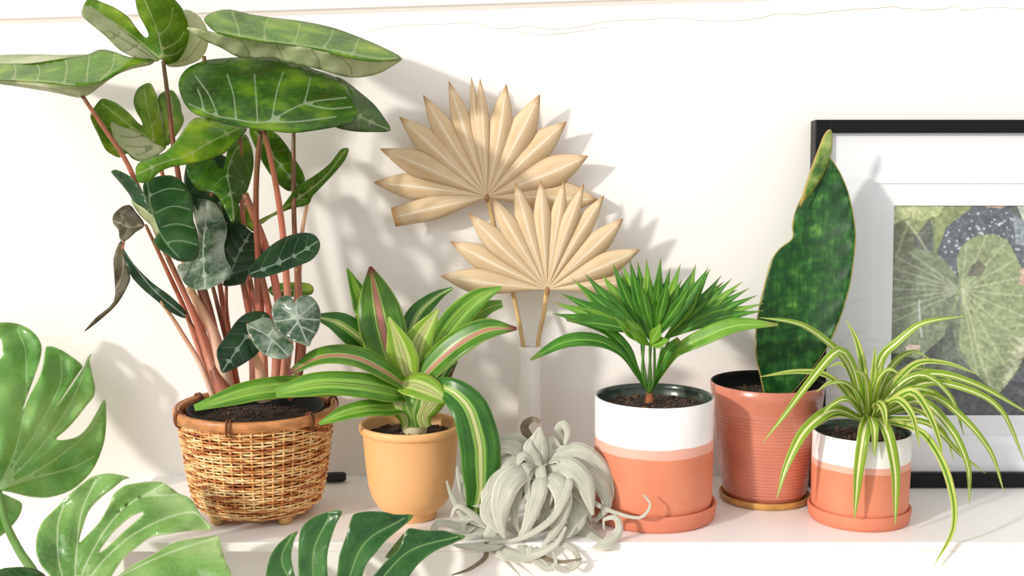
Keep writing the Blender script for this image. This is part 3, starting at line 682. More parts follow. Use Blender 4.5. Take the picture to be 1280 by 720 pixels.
bleaf([(514,482,.12),(518,450,.12),(524,425,.12),(548,386,.12)], [16,34,40,34,20,3], 'brom_light', face=(.1,-.95,.2), fold=.2)
bleaf([(514,470,.14),(512,430,.17),(522,395,.19),(545,372,.20),(566,360,.20)], [14,26,32,28,18,3], 'brom_cream', face=(.0,-.8,.5))
bleaf([(520,480,.13),(540,445,.15),(565,405,.17),(595,375,.18),(627,359,.18)], [14,28,34,34,26,3], 'brom_green', face=(.2,-.9,.35))
bleaf([(522,480,.15),(550,440,.18),(585,402,.20),(610,385,.20),(628,380,.20)], [12,22,26,26,24,10], 'brom_under', face=(.1,-.8,.5))
bleaf([(518,485,.11),(540,460,.10),(572,432,.09),(608,413,.085),(646,411,.09)], [16,32,36,36,28,4], 'brom_pink', face=(.0,-.75,.65))
bleaf([(508,485,.13),(485,460,.15),(455,428,.16),(425,405,.15),(396,396,.14)], [14,30,36,36,30,8], 'brom_cream', face=(-.1,-.85,.45))
bleaf([(512,488,.11),(485,468,.08),(445,448,.06),(400,447,.05),(360,468,.05)], [16,30,32,30,24,6], 'brom_pink', face=(0,-.65,.75))
bleaf([(512,495,.11),(490,490,.08),(450,482,.05),(400,480,.035),(345,491,.03)], [14,30,32,30,28,12], 'brom_green', face=(0,-.85,.5), fold=.15)
bleaf([(512,492,.13),(470,484,.11),(400,482,.09),(320,488,.06),(243,510,.04)], [14,24,28,28,26,8], 'brom_green', face=(0,-.9,.45), fold=.1)
bleaf([(516,503,.12),(490,510,.09),(460,511,.06),(430,517,.05),(399,530,.045)], [16,24,24,22,18,4], 'brom_green', face=(0,-.8,.6), fold=.2)
bleaf([(530,487,.11),(560,486,.07),(587,512,.05),(600,560,.045),(601,610,.045),(587,664,.05)], [12,26,44,50,48,32,3], 'brom_cream', face=(.25,-.95,.25), fold=.12)
bleaf([(502,480,.10),(520,482,.08),(540,490,.07),(557,501,.065)], [22,36,38,30,10], 'brom_light', face=(0,-.7,.7), fold=.15)
bleaf([(540,505,.11),(548,480,.13),(560,460,.14),(572,452,.15)], [10,16,12,3], 'brom_cream', face=(.3,-.9,.2))
tube('dry_stub', [P(556,490,.15), P(562,472,.15), P(571,453,.15)], [.004, .003, .001], 'brown_stub', br, 6)
# leaf bases wrapped round a short stem
lathe('stem', [(.001, .122), (.019, .122), (.019, .137), (.019, .150), (.016, .165), (.010, .172), (.001, .173)], (P(518,515,.12).x, .12, 0), 'brom_base', br, 24)
for i, (x0, x1, m) in enumerate([(500,488,'brom_light'),(512,520,'brom_under'),(526,548,'brom_light'),(508,498,'brom_under'),(520,535,'brom_light')]):
    bleaf([(x0+8,534,.10),(x0+5,520,.095),((x0+x1)/2+4,505,.092),(x1+6,488,.10)], [10,22,26,22], m, face=(0,-1,.1), cup=-.4, fold=0)

# ------------------------------------------------------------------ white vase and two dried fans
VC = (P(662, 500, .27).x, .27, 0)
v_h = P(662, 433, .27).z
prof = [(.001, 0), (.026, 0), (.029, .004), (.027, .03), (.0215, .08), (.0180, .13), (.0168, v_h-.05), (.0172, v_h-.012), (.0178, v_h), (.0166, v_h+.0008), (.0155, v_h-.001), (.0148, v_h-.05), (.015, .1), (.001, .05)]
tag(lathe('vase', prof, VC, 'white_ceramic', None, 48), 'slim white ceramic vase behind the grey air plant holding dried fans', 'vase')
def fan(label, hub, hubY, tips, stem, wmax=1.12, tipY=0, peak=.66, blunt=()):
    t = thing('dried_palm_fan', label, 'dried palm', P(*stem[-1]), 'dried palm fans in the white vase')
    hp = P(*hub, hubY); n = len(tips)
    for i, (x, y) in enumerate(tips):
        h = np.array(hub); d = np.array((x, y))-h
        nb = [tips[j] for j in (i-1, i+1) if 0 <= j < n]
        ws = [np.linalg.norm((np.array(q)-h)/np.linalg.norm(np.array(q)-h)*np.linalg.norm(d)-d)*peak for q in nb]
        wd = min(42, np.mean(ws)*wmax)*mpp(hp)
        yy = hubY+tipY*np.linalg.norm(d)/130+rng.uniform(-.004, .004)
        prof = [.04, .17, .34, .52, .70, .87, 1, .98, .74, .42, .02] if i not in blunt else [.05, .25, .48, .68, .85, 1, .98, .92, .85, .8]
        mid = h+d*.55+np.array((-d[1], d[0]))*rng.uniform(-.015, .015)
        ribbon('segment', [(h[0]+d[0]*.02, h[1]+d[1]*.02, hubY), (mid[0], mid[1], (hubY*.45+yy*.55)-.004), (x, y, yy)], [a*wd for a in prof], 'dried', t, (0, -1, 0), fold=-.3, n=20, cols=3, th=.0006)
    q = [P(*s) for s in stem]
    tube('stalk', q, [.0042, .0036, .0032], 'dried_stem', t, 8)
    lathe('hub', [(.0005, -.010), (.0035, -.008), (.0045, -.002), (.003, .003), (.0005, .005)], hp, 'fan_hub', t, 12)
    return t
fan('upper and darker of the two dried tan palm fans above the vase', (609,246), .300,
    [(491,272),(467,228),(475,186),(499,146),(529,119),(561,101),(589,96),(600,98),(633,105),(675,118),(708,152),(735,195),(748,250)],
    [(609,244,.302),(622,300,.30),(640,362,.285),(653,425,.272),(658,470,.27)], tipY=.0, blunt=(0,))
fan('lower dried tan palm fan spread in front of the other fan', (684,362), .255,
    [(551,345),(563,302),(586,267),(615,246),(644,228),(676,225),(705,225),(730,229),(755,244),(779,273),(800,312),(792,352)],
    [(684,360,.257),(680,390,.26),(673,425,.268),(668,470,.27)], tipY=.0)

# ------------------------------------------------------------------ white-topped terracotta pot with fan palm
C2 = (P(817, 560, .129).x, .129, 0)
def saucer(r, h, c, mat, label, inner=.9):
    p = [(.001, 0), (r*.93, 0), (r*.97, .003), (r, h-.003), (r-.001, h-.0005), (r-.003, h), (r-.0055, h-.002), (r-.008, .0065), (.001, .006)]
    return tag(lathe('plant_saucer', p, c, mat, None, 72), label, 'saucer')
saucer(.0967, .026, C2, 'clay_saucer', 'wide terracotta saucer under the large white-topped palm pot')
pa = thing('potted_fan_palm', 'young fan palm in the largest white-topped terracotta pot', 'potted plant', (C2[0], C2[1], .006))
prof, k = pot_prof([(.078, .0062), (.082, .008), (.0875, .018), (.0895, .03), (.0903, .10), (.0900, .186)], .004, .15)
lathe('pot', prof, C2, ['pot_glazed_big', 'inner_glaze_shaded'], pa, 96, mi=[0]*(k-3)+[1]*(len(prof)-k+3))
soil(pa, C2, .084, .168, 260, .006)
def seg(parent, hub, tip, hY, tY, w, mat='palm', bend=0, face=(0,-.9,.45), start=.0, fold=.35):
    h = np.array(hub, float); d = np.array(tip, float)-h; pr = np.array((-d[1], d[0]))
    mid = h+d*.5+pr*bend
    m = mpp(P(*hub, hY))
    ribbon('segment', [(h[0]+d[0]*start, h[1]+d[1]*start, hY), (mid[0], mid[1], (hY+tY)/2), (tip[0], tip[1], tY)], [x*w*m for x in (.10, .22, .38, .54, .70, .84, .92, .80, .56, .34, .16, .02)], [mat, mat], parent, face, fold*.7, n=16, cols=5, th=.0005)
def frond(hub, hY, tips, tY, w, mats=('palm',), bend=0, stem=None, face=(0,-.9,.45)):
    st = tube('frond', [P(*s) for s in stem], [.0032, .0022, .0018], 'palm_stem', pa, 8)
    for i, tp in enumerate(tips):
        t = tY if not isinstance(tY, (list, tuple)) else tY[0]+(tY[1]-tY[0])*i/max(1, len(tips)-1)
        seg(st, hub, tp, hY, t+rng.uniform(-.006, .006), w, mats[i % len(mats)], bend*(i-(len(tips)-1)/2)/max(1, len(tips)-1)*2, face)
    return st
B = (812, 492, .129)
frond((814,428), .125, [(766,329),(776,338),(787,324),(797,326),(808,323),(826,322),(838,334),(851,329),(868,336),(886,334)], (.13, .13), 18, ('palm','palm_lite','palm'), .03, [B,(812,465,.127),(814,426,.125)])
frond((830,424), .15, [(880,342),(902,344),(915,348),(928,352),(937,360),(947,369),(955,379),(955,388)], (.16, .12), 17, ('palm_lite','palm','palm'), -.05, [B,(820,470,.14),(830,422,.15)])
frond((806,418), .10, [(715,348),(731,342),(724,356),(700,366),(692,378),(690,392),(705,398),(716,402)], (.13, .06), 19, ('palm_lite','palm','palm','palm'), .04, [B,(803,465,.11),(806,416,.10)])
frond((818,420), .09, [(800,350),(812,345),(824,342),(836,346),(852,350),(866,352)], (.06, .06), 16, ('palm','palm'), .02, [B,(818,470,.105),(818,418,.09)], face=(0,-1,.2))
frond((840,410), .16, [(870,330),(888,336),(905,352),(922,362)], (.19, .19), 17, ('palm_lite','palm'), -.03, [B,(825,460,.15),(840,408,.16)])
frond((800,412), .15, [(738,350),(752,342),(766,334),(778,330)], (.19, .19), 17, ('palm','palm_lite'), .03, [B,(805,460,.14),(800,410,.15)])
# young folded leaflets in the middle
frond((812,432), .085, [(768,396),(785,412),(782,398),(826,404),(838,424)], (.06, .06), 18, ('palm_lite',), .05, [B,(813,465,.10),(812,430,.085)], face=(0,-.8,.6))
def pleaf(pts, w, mat='palm', face=(0,-.8,.6)):
    m = mpp(P(*pts[0])); ribbon('leaf', pts, [x*m for x in w], [mat, mat], pa, face, .25, n=26, cols=7, th=.0006)
pleaf([B,(795,468,.11),(775,440,.09),(745,426,.075),(705,428,.06),(663,450,.05)], [4,4,5,12,18,19,13,3], 'palm')
pleaf([B,(800,470,.115),(784,438,.10),(760,415,.09),(735,405,.08),(708,400,.07)], [4,4,6,13,15,13,9,3], 'palm')
pleaf([B,(828,466,.12),(846,440,.11),(880,422,.10),(920,407,.09),(972,406,.08)], [4,4,9,19,23,21,14,3], 'palm_lite')
pleaf([B,(822,470,.115),(834,440,.105),(850,425,.10)], [4,7,14,10], 'palm')
lathe('stem', [(.0005, .165), (.006, .165), (.0065, .178), (.005, .19), (.0035, .2), (.0005, .202)], (P(812,492,.129).x, .129, 0), 'palm_fibre', pa, 16)

# ------------------------------------------------------------------ ribbed terracotta pot with whale fin sansevieria
C3 = (P(957, 560, .212).x, .212, 0)
saucer(.0725, .012, C3, 'gold_cork', 'thin golden brown tray under the ribbed terracotta pot')
sn = thing('potted_snake_plant', 'single broad mottled snake plant leaf in a ribbed glazed terracotta pot', 'potted plant', (C3[0], C3[1], .006))
out = [(.058, .0065), (.0625, .009), (.0650, .014)]
z = .016
while z < .150:
    r = np.interp(z, [.016, .05, .10, .15], [.0655, .0715, .0790, .0855]); out += [(r, z), (r+.0007, z+.0006), (r+.0011, z+.0027), (r+.0006, z+.0048)]; z += .0054
out += [(.0862, .156), (.0882, .175), (.0895, .190)]
prof, k = pot_prof(out, .004, .15)
lathe('pot', prof, C3, ['terracotta_glaze', 'dark_plastic'], sn, 96, mi=[0]*(k-3)+[1]*(len(prof)-k+3))
soil(sn, C3, .083, .166, 150, .004)
s1 = [(957,499),(950,470),(944,440),(946,400),(953,365),(964,325),(975,310),(990,298),(990,280),(996,258),(1006,240),(1020,218),(1032,200),(1038,198),(1046,208),(1058,232),(1066,262),(1070,293),(1067,330),(1062,360),(1050,400),(1032,438),(1005,475),(985,495),(968,502)]
s2 = [(1038,162),(1030,170),(1022,190),(1014,212),(1007,232),(1000,258),(1004,252),(1014,240),(1026,222),(1036,200),(1040,180)]
blade('leaf', [patch(s1, [(960,498,.20),(945,430,.19),(965,325,.215),(1000,300,.225),(1000,400,.205),(1035,200,.235),(1070,290,.20),(1045,400,.185),(985,490,.195)], sp=5, quilt=0, wob=.0004, th=.003),
               patch(s2, [(1038,162,.225),(1003,255,.215),(1037,200,.232),(1016,210,.215)], sp=4, quilt=0, th=.003, under=True)], ['sanse', 'sanse_lite'], sn)

# ------------------------------------------------------------------ small pot with spider plant
C4 = (P(1075, 600, .116).x, .116, 0)
saucer(.077, .022, C4, 'clay_saucer', 'small round terracotta saucer under the spider plant pot')
sp_ = thing('potted_spider_plant', 'spider plant with thin striped arching leaves in a small two-tone pot', 'potted plant', (C4[0], C4[1], .006))
prof, k = pot_prof([(.062, .0062), (.066, .008), (.0705, .016), (.072, .026), (.0728, .08), (.0726, .1355)], .0035, .11)
lathe('pot', prof, C4, ['pot_glazed_small', 'inner_glaze_shaded'], sp_, 84, mi=[0]*(k-3)+[1]*(len(prof)-k+3))
soil(sp_, C4, .068, .122, 130, .004)
SP = [
 ([(1083,520,.116),(1078,460,.13),(1070,425,.14),(1057,400,.15)],11),
 ([(1090,518,.12),(1100,452,.12),(1122,428,.11),(1152,405,.10),(1206,395,.08)],11),
 ([(1080,518,.12),(1062,462,.12),(1038,432,.11),(1000,406,.10),(949,397,.09)],12),
 ([(1078,520,.12),(1040,474,.11),(1000,465,.10),(950,471,.09)],9),
 ([(1080,520,.11),(1066,460,.10),(1048,438,.09),(1010,480,.06),(980,520,.04),(953,554,.03)],11),
 ([(1076,525,.11),(1042,513,.09),(1005,540,.06),(982,585,.045),(971,623,.04)],14),
 ([(1076,525,.11),(1045,518,.09),(1018,532,.07),(990,560,.06)],10),
 ([(1086,524,.10),(1084,527,.07),(1079,545,.036),(1072,595,.028),(1068,649,.028)],15),
 ([(1090,524,.10),(1098,525,.07),(1110,545,.036),(1119,595,.03),(1119,656,.026)],14),
 ([(1095,525,.10),(1150,540,.06),(1178,580,.03),(1192,630,-.01),(1190,665,-.02),(1168,706,-.012)],10),
 ([(1092,518,.12),(1150,480,.11),(1210,488,.10),(1252,515,.09),(1282,580,.08)],11),
 ([(1092,516,.13),(1150,470,.13),(1212,478,.12),(1295,522,.11)],11),
 ([(1092,514,.13),(1140,458,.14),(1180,454,.14),(1222,468,.13)],9),
 ([(1094,520,.11),(1160,494,.10),(1210,530,.08),(1240,570,.07),(1255,616,.06)],11),
 ([(1094,522,.11),(1150,502,.08),(1190,540,.06),(1210,585,.05),(1212,632,.05)],12),
 ([(1092,522,.10),(1138,490,.06),(1162,520,.045),(1176,560,.04),(1176,578,.04)],11),
 ([(1094,524,.11),(1160,530,.09),(1200,568,.08),(1232,592,.08)],9),
 ([(1090,516,.13),(1112,462,.14),(1140,440,.14),(1166,451,.14)],9),
 ([(1088,515,.12),(1092,460,.12),(1094,432,.12)],9),
 ([(1084,515,.13),(1078,480,.15),(1076,452,.16)],8),
 ([(1088,515,.11),(1098,470,.09),(1104,446,.08)],9),
 ([(1082,518,.12),(1060,485,.12),(1040,478,.12),(1020,490,.12)],8),
 ([(1084,518,.10),(1070,490,.07),(1052,478,.05),(1030,482,.04)],9),
 ([(1090,520,.11),(1130,488,.10),(1170,492,.10),(1200,520,.10)],8),
 ([(1092,524,.11),(1140,512,.10),(1180,540,.10),(1192,575,.10)],8),
 ([(1088,518,.10),(1095,480,.07),(1110,462,.05),(1128,470,.04)],9),
 ([(1086,524,.10),(1088,522,.07),(1093,538,.036),(1093,572,.032)],12),
 ([(1090,522,.10),(1120,500,.06),(1140,520,.035),(1150,560,.03)],10),
 ([(1080,524,.11),(1060,500,.09),(1042,505,.08),(1026,520,.075)],9),
 ([(1088,516,.14),(1120,470,.17),(1160,462,.19),(1196,480,.19)],8),
 ([(1084,516,.14),(1066,470,.17),(1050,455,.18),(1034,460,.18)],8),
 ([(1090,518,.12),(1128,478,.11),(1158,470,.10),(1190,500,.09),(1205,545,.09)],9),
 ([(1086,520,.09),(1084,490,.07),(1080,470,.06),(1066,462,.05)],11),
 ([(1088,524,.09),(1096,505,.07),(1104,512,.05),(1108,535,.038)],11),
]
for i, (pts, wd) in enumerate(SP):
    m = mpp(P(*pts[0]))*wd
    ribbon('leaf', pts, [m*.7, m*.95, m, m, m*.9, m*.7, m*.45, m*.05], 'spider' if i % 3 else 'spider_inv', sp_, (0, -.7, .7), .45, n=24, cols=5, th=.0005)
for i in range(6):
    x = 1072+i*3.5
    tube('root', [P(x,542,.075+.003*i), P(x+3,530,.078), P(1086,518,.11)], [.0008, .0012, .0008], 'root', sp_, 5)

# ------------------------------------------------------------------ grey air plant
TC = P(676, 586, .075)
ti = thing('air_plant', 'silvery grey curly air plant lying between the peach pot and the palm pot', 'plant', (TC.x, TC.y, 0))
def tleaf(pts, w, face=(0,-.75,.65), mat='tilland', cup=-.1, **k):
    q = []
    for x, y, Y in pts:              # stay above the board, or hang in front of its edge
        while P(x, y, Y).z < .004 and Y > -.008: Y -= .001
        q.append((x, y, Y))
    pts = q; m = mpp(TC)*1.12; ribbon('leaf', pts, [x*m for x in w], [mat, 'tilland'], ti, face, 0, cup, n=28, cols=5, th=.0008, **k)
def K(*a): return [(560+x/3.271, 500+y/3.271, Y) for x, y, Y in a]
tleaf(K((350,300,.06),(290,300,.03),(235,360,.012),(212,470,.004),(232,570,.0)), [12,22,27,27,22,12,3])
tleaf(K((385,310,.06),(440,330,.03),(472,410,.012),(445,520,.004),(385,600,.0)), [10,20,22,19,15,9,3])
tleaf(K((370,300,.06),(378,340,.03),(352,430,.012),(320,520,.004),(280,585,.0)), [10,16,20,18,14,9,3])
tleaf(K((400,280,.07),(480,265,.05),(560,340,.03),(592,470,.02)), [12,22,25,22,14,3])
tleaf(K((400,260,.08),(520,205,.08),(620,270,.07),(662,380,.06),(640,450,.05)), [12,20,22,20,12,3])
tleaf(K((350,290,.07),(260,255,.055),(195,310,.045),(165,410,.04),(175,500,.03)), [12,22,26,24,16,4])
tleaf(K((350,270,.08),(280,200,.07),(220,190,.06),(165,205,.055)), [12,18,18,14,4])
tleaf(K((355,260,.09),(300,170,.09),(250,155,.085),(185,185,.08)), [10,15,14,10,3])
tleaf(K((370,260,.09),(340,170,.11),(312,110,.11),(345,78,.105),(378,90,.10)), [8,12,12,10,8,4], mat='tilland_tip')
tleaf(K((400,255,.09),(470,200,.10),(452,130,.10),(470,98,.095),(490,130,.09),(478,180,.085)), [8,12,11,10,8,4])
tleaf(K((440,290,.08),(600,420,.05),(700,465,.02),(790,480,.01),(828,430,.015),(800,388,.02)), [8,8,6,5,4,3,2])
tleaf(K((430,300,.07),(480,420,.05),(560,545,.03),(640,585,.015),(702,530,.01),(690,480,.012),(635,490,.02),(640,530,.025)), [10,16,20,22,18,10,6,2], cup=-.2)
tleaf(K((340,320,.05),(180,540,.02),(220,620,.0),(330,635,-.012),(440,590,-.01),(482,520,.0)), [8,14,16,17,14,8,3])
tleaf(K((345,290,.055),(322,330,.03),(335,420,.015),(370,490,.01)), [5,8,7,5,2])
tleaf(K((470,300,.05),(495,350,.02),(430,480,.0),(300,565,-.008),(165,585,-.005)), [6,9,8,7,5,2])
tleaf(K((370,280,.075),(365,200,.075),(375,110,.08)), [14,22,24,16,3], face=(0,-1,.1))
tleaf(K((380,280,.08),(400,190,.085),(430,165,.09),(460,190,.09)), [12,18,15,8,3], face=(0,-1,.2))
tleaf(K((375,280,.07),(330,200,.07),(345,150,.08)), [10,16,12,3], face=(0,-1,.2))
tleaf(K((420,300,.07),(540,300,.06),(620,340,.055),(650,430,.05),(600,500,.045)), [10,18,20,16,10,3])
tleaf(K((430,310,.07),(520,400,.04),(520,500,.02),(480,560,.012)), [10,24,28,22,6])
tleaf(K((320,310,.06),(260,370,.04),(180,400,.035),(160,470,.03),(240,560,.02)), [10,18,20,18,12,3])
tleaf(K((210,560,.02),(205,615,.0),(240,660,-.012),(295,718,-.018)), [8,7,5,3,1])
tleaf(K((330,600,.0),(345,640,-.012),(400,690,-.02),(440,670,-.018),(430,620,-.012)), [8,8,7,5,2])
tleaf(K((440,570,.0),(510,610,-.01),(535,660,-.015),(500,695,-.018),(470,680,-.018)), [8,8,7,5,2])
tleaf(K((380,640,-.01),(450,662,-.015),(550,648,-.02)), [5,4,3,1], mat='tilland_tip')
tleaf(K((160,580,.01),(155,640,-.005),(90,690,-.012),(15,716,-.015)), [6,5,4,1], mat='tilland_tip')
tleaf(K((300,560,.01),(310,620,-.005),(380,650,-.012),(430,700,-.02)), [9,12,10,4,1])
tleaf(K((250,540,.02),(190,590,.005),(90,600,.0),(10,590,.0)), [10,13,12,8,2])
# curls spreading to the left in front of the peach pot
tleaf(K((210,420,.05),(90,400,.05),(45,300,.055),(40,270,.055)), [10,14,16,10,3])
tleaf(K((180,520,.03),(60,470,.03),(10,380,.035),(-5,330,.035)), [8,9,7,5,2])
tleaf(K((180,540,.03),(60,520,.025),(-40,500,.02),(-60,540,.018),(-20,570,.015),(40,540,.018)), [8,9,9,9,6,2])
tleaf(K((200,530,.03),(90,560,.02),(20,550,.012),(-30,575,.01)), [8,9,7,2])
tleaf(K((180,500,.04),(100,480,.03),(60,500,.025),(70,540,.02),(110,520,.025)), [8,9,9,7,2])
tleaf(K((170,520,.03),(60,440,.03),(30,440,.03),(10,490,.025)), [7,8,7,5,2])
for i in range(26):      # the leaves that fill the rosette, arching out and down all round
    a = 2*math.pi*(i*.382+.1)+rng.uniform(-.2, .2); L = rng.uniform(.07, .10); up = rng.uniform(-.015, .04)
    d = Vector((math.cos(a), math.sin(a)*.62, 0)); c0 = Vector((TC.x, TC.y, TC.z-.012))
    if d.y > 0: L *= .8
    sd_ = Vector((-d.y, d.x, 0))*rng.uniform(-.03, .03)
    q = [c0, c0+d*L*.45+Vector((0, 0, up+.004)), c0+d*L*.85+Vector((0, 0, up*.4-.015))+sd_*.5, c0+d*L+Vector((0, 0, -.048))+sd_, c0+d*L*.9+Vector((0, 0, -.072))+sd_*1.5]
    q = [Vector((p.x, p.y, max(p.z, .004))) for p in q]
    ww = rng.uniform(.014, .026)
    ribbon('leaf', q, [ww*.6, ww, ww, ww*.8, ww*.5, ww*.1], 'tilland', ti, (d.x*.5, d.y*.5-.3, .8), 0, -.12, n=20, cols=5, th=.0008, world=True)

# ------------------------------------------------------------------ framed picture leaning on the wall
PFW, PFH, BAR, DEP = .57, .600, .0235, .034
lean = math.atan2(.042, .60)
x0 = P(1017, 400, .275).x
pf = thing('picture_frame', 'black framed picture with white mat leaning against the wall at right', 'picture frame', (x0+PFW/2, .262, 0))
Rm = Matrix.Rotation(-lean, 3, 'X'); FZ = math.sin(lean)*DEP+.0003
def fr(v):   # frame coordinates (x from the left edge, depth from the front, height) to world
    out = []
    for x, y, z in v:
        q = Rm @ Vector((x, y, z)); out.append((x0+q.x, .262+q.y, q.z+FZ))
    return out
def fbox(name, x0_, x1_, y0_, y1_, z0_, z1_, mat, bv=.0012):
    v, f = box_vf(x0_, x1_, y0_, y1_, z0_, z1_); o = mk(name, fr(v), f, mat, pf, False)
    if bv: bevel(o, bv)
    return o
fbox('frame_bar', 0, BAR, 0, DEP, 0, PFH, 'black_frame'); fbox('frame_bar', PFW-BAR, PFW, 0, DEP, 0, PFH, 'black_frame')
fbox('frame_bar', BAR, PFW-BAR, 0, DEP, 0, BAR, 'black_frame'); fbox('frame_bar', BAR, PFW-BAR, 0, DEP, PFH-BAR*.9, PFH, 'black_frame')
fbox('backing', BAR-.004, PFW-BAR+.004, .024, .029, BAR-.004, PFH-BAR+.004, 'black_frame', 0)
# picture window from pixels on the frame's plane
def plane_at(px, py, dep):
    nrm = Rm @ Vector((0, 1, 0)); o_ = Vector((x0, .262, FZ))+nrm*dep
    d = (P(px, py, 0)-CAM); t = (o_-CAM).dot(nrm)/d.dot(nrm); q = CAM+d*t
    l = Rm.inverted() @ (q-Vector((x0, .262, FZ))); return l.x, l.z
wx0, wz1 = plane_at(1117, 257, .018); _, wz0 = plane_at(1117, 519, .018); wx1 = PFW-wx0
def mat_frame(name, a, b, y0_, y1_, mat):   # a board with a rectangular window: a=(x0,x1,z0,z1) outer, b inner
    v = []
    for y in (y0_, y1_):
        for r in (a, b):
            v += [(r[0], y, r[2]), (r[1], y, r[2]), (r[1], y, r[3]), (r[0], y, r[3])]
    f = []
    for i in range(4):
        j = (i+1) % 4; f += [(i, j, 4+j, 4+i), (8+j, 8+i, 12+i, 12+j), (4+i, 4+j, 12+j, 12+i), (j, i, 8+i, 8+j)]
    return mk(name, fr(v), f, mat, pf, False)
lx, lz = plane_at(1077, 212, .013)
mat_frame('mat', (BAR-.004, PFW-BAR+.004, BAR-.004, PFH-BAR+.004), (wx0-.033, wx1+.033, wz0-.033, wz1+.036), .0125, .0150, 'mat_board')
mat_frame('mat', (BAR-.004, PFW-BAR+.004, BAR-.004, PFH-BAR+.004), (wx0, wx1, wz0, wz1), .0152, .0180, 'mat_board')
fbox('glass', BAR-.003, PFW-BAR+.003, .0075, .0095, BAR-.003, PFH-BAR+.003, 'picture_glass', 0)
# the printed photograph: painted in its own pixels (those of the photograph of it), one colour per vertex of a flat sheet
def paint():
    X0, X1, Y0, Y1 = 1116, 1336, 256, 520; s = 1.25
    W, H = int((X1-X0)*s), int((Y1-Y0)*s)
    gx, gy = np.meshgrid(np.linspace(X0, X1, W), np.linspace(Y0, Y1, H)); p = np.stack([gx.ravel(), gy.ravel()], -1)
    def sm(k):
        a = rng.uniform(0, 1, (H//k+3, W//k+3)); iy = np.arange(H)/k; ix = np.arange(W)/k
        y0 = iy.astype(int); x0 = ix.astype(int); fy = (iy-y0)[:, None]; fx = (ix-x0)[None]
        fy = fy*fy*(3-2*fy); fx = fx*fx*(3-2*fx)
        return ((a[y0][:, x0]*(1-fx)+a[y0][:, x0+1]*fx)*(1-fy)+(a[y0+1][:, x0]*(1-fx)+a[y0+1][:, x0+1]*fx)*fy).ravel()
    n1, n2, n3 = sm(26), sm(9), sm(4)
    c = np.array([58, 70, 58.])+(n1[:, None]-.4)*np.array([40, 62, 34])+(n2[:, None]-.5)*np.array([30, 44, 26])
    def fill(poly, col, var=(26, 30, 20), a=1.0):
        k = inside(np.array(poly, float), p)
        cc = np.array(col, float)+(n2[:, None]-.5)*np.array(var)+(n3[:, None]-.5)*np.array(var)*.6
        c[k] = c[k]*(1-a)+cc[k]*a; return k
    def line(pts, wd, col, a=.8):
        d = segdist(p, cr(pts, 6)[:, :2]); m = np.clip(1-d/wd, 0, 1)[:, None]*a; c[:] = c*(1-m)+np.array(col, float)*m
    def rays(hub, k, n, ang0, ang1, L, col, wd=1.6, a=.6):
        for t in np.linspace(ang0, ang1, n):
            e = np.array(hub)+np.array((math.cos(t), -math.sin(t)))*L
            d = segdist(p, np.array([hub, e], float)); m = (np.clip(1-d/wd, 0, 1)*k*a)[:, None]; c[:] = c*(1-m)+np.array(col, float)*m
    fill([(1116,256),(1215,256),(1180,290),(1165,330),(1116,330)], (142, 164, 84))
    fill([(1116,275),(1128,272),(1150,300),(1160,330),(1116,345)], (104, 116, 70)); fill([(1140,300),(1165,268),(1170,320),(1165,345)], (88, 100, 88))
    k = fill([(1116,256),(1178,256),(1170,270),(1150,276),(1135,272),(1116,282)], (186, 204, 120)); rays((1140,256), k, 9, -3.0, -.1, 50, (222, 232, 170))
    line([(1122,322),(1130,295),(1136,278)], 3, (170, 190, 120)); line([(1134,278),(1150,300),(1166,328)], 2.5, (190, 205, 160)); line([(1161,268),(1166,290),(1168,320)], 2.5, (150, 185, 90))
    fill([(1290,256),(1336,256),(1336,420),(1290,420),(1282,330)], (150, 180, 92)); fill([(1262,256),(1295,256),(1290,300),(1275,290)], (196, 214, 190))
    # shirt with pale spots
    k = fill([(1168,345),(1172,310),(1180,284),(1200,268),(1213,256),(1250,256),(1268,272),(1280,296),(1290,340),(1284,352),(1262,345),(1200,360)], (78, 92, 108), (20, 22, 24))
    for i in range(170):
        x, y = rng.uniform(1170, 1285), rng.uniform(262, 345); d = np.hypot(gx.ravel()-x, gy.ravel()-y); r = rng.uniform(.6, 2.2)
        m = (np.clip(1.3-d/r, 0, 1)*k*.9)[:, None]; c[:] = c*(1-m)+np.array((226, 234, 240.))*m
    fill([(1220,256),(1250,256),(1245,261),(1228,260)], (205, 160, 140)); fill([(1258,268),(1280,280),(1284,310),(1262,305)], (160, 184, 200), a=.6)
    # the great leaf held in front
    k = fill([(1117,330),(1128,318),(1145,311),(1165,314),(1182,328),(1196,348),(1200,362),(1180,420),(1150,448),(1117,440)], (120, 140, 100))
    rays((1200,362), k, 8, 2.5, 3.6, 100, (190, 205, 165), 2.2)
    k2 = fill([(1197,350),(1193,325),(1198,308),(1212,296),(1235,292),(1252,300),(1262,318),(1272,338),(1284,362),(1290,395),(1282,430),(1270,458),(1258,478),(1246,492),(1232,480),(1214,462),(1196,440),(1188,400)], (146, 170, 104))
    rays((1200,362), k2, 11, -1.7, 1.5, 120, (206, 220, 170), 2.0); fill([(1205,345),(1212,330),(1220,326),(1228,334),(1222,345)], (84, 80, 70), a=.75)
    k3 = fill([(1200,362),(1180,420),(1176,460),(1196,470),(1214,462),(1198,430)], (96, 118, 96), a=.7)
    for i in range(9):
        y = 392+i*11; line([(1206+i*3,y-8),(1240,y+4),(1282-i*3,y+2)], 2.2, (184, 202, 140), .55)
    for i in range(7): fill([(1262-i*2,420+i*9),(1288-i*5,424+i*9),(1276-i*4,432+i*9)], (210, 214, 168), a=.8)
    line([(1200,362),(1212,400),(1222,440),(1236,480)], 2.4, (206, 220, 160))
    # dark clothes, hands, pale cord
    fill([(1255,482),(1270,462),(1300,440),(1336,440),(1336,520),(1240,520)], (56, 64, 76)); fill([(1120,440),(1150,452),(1180,462),(1210,520),(1120,520)], (62, 70, 64))
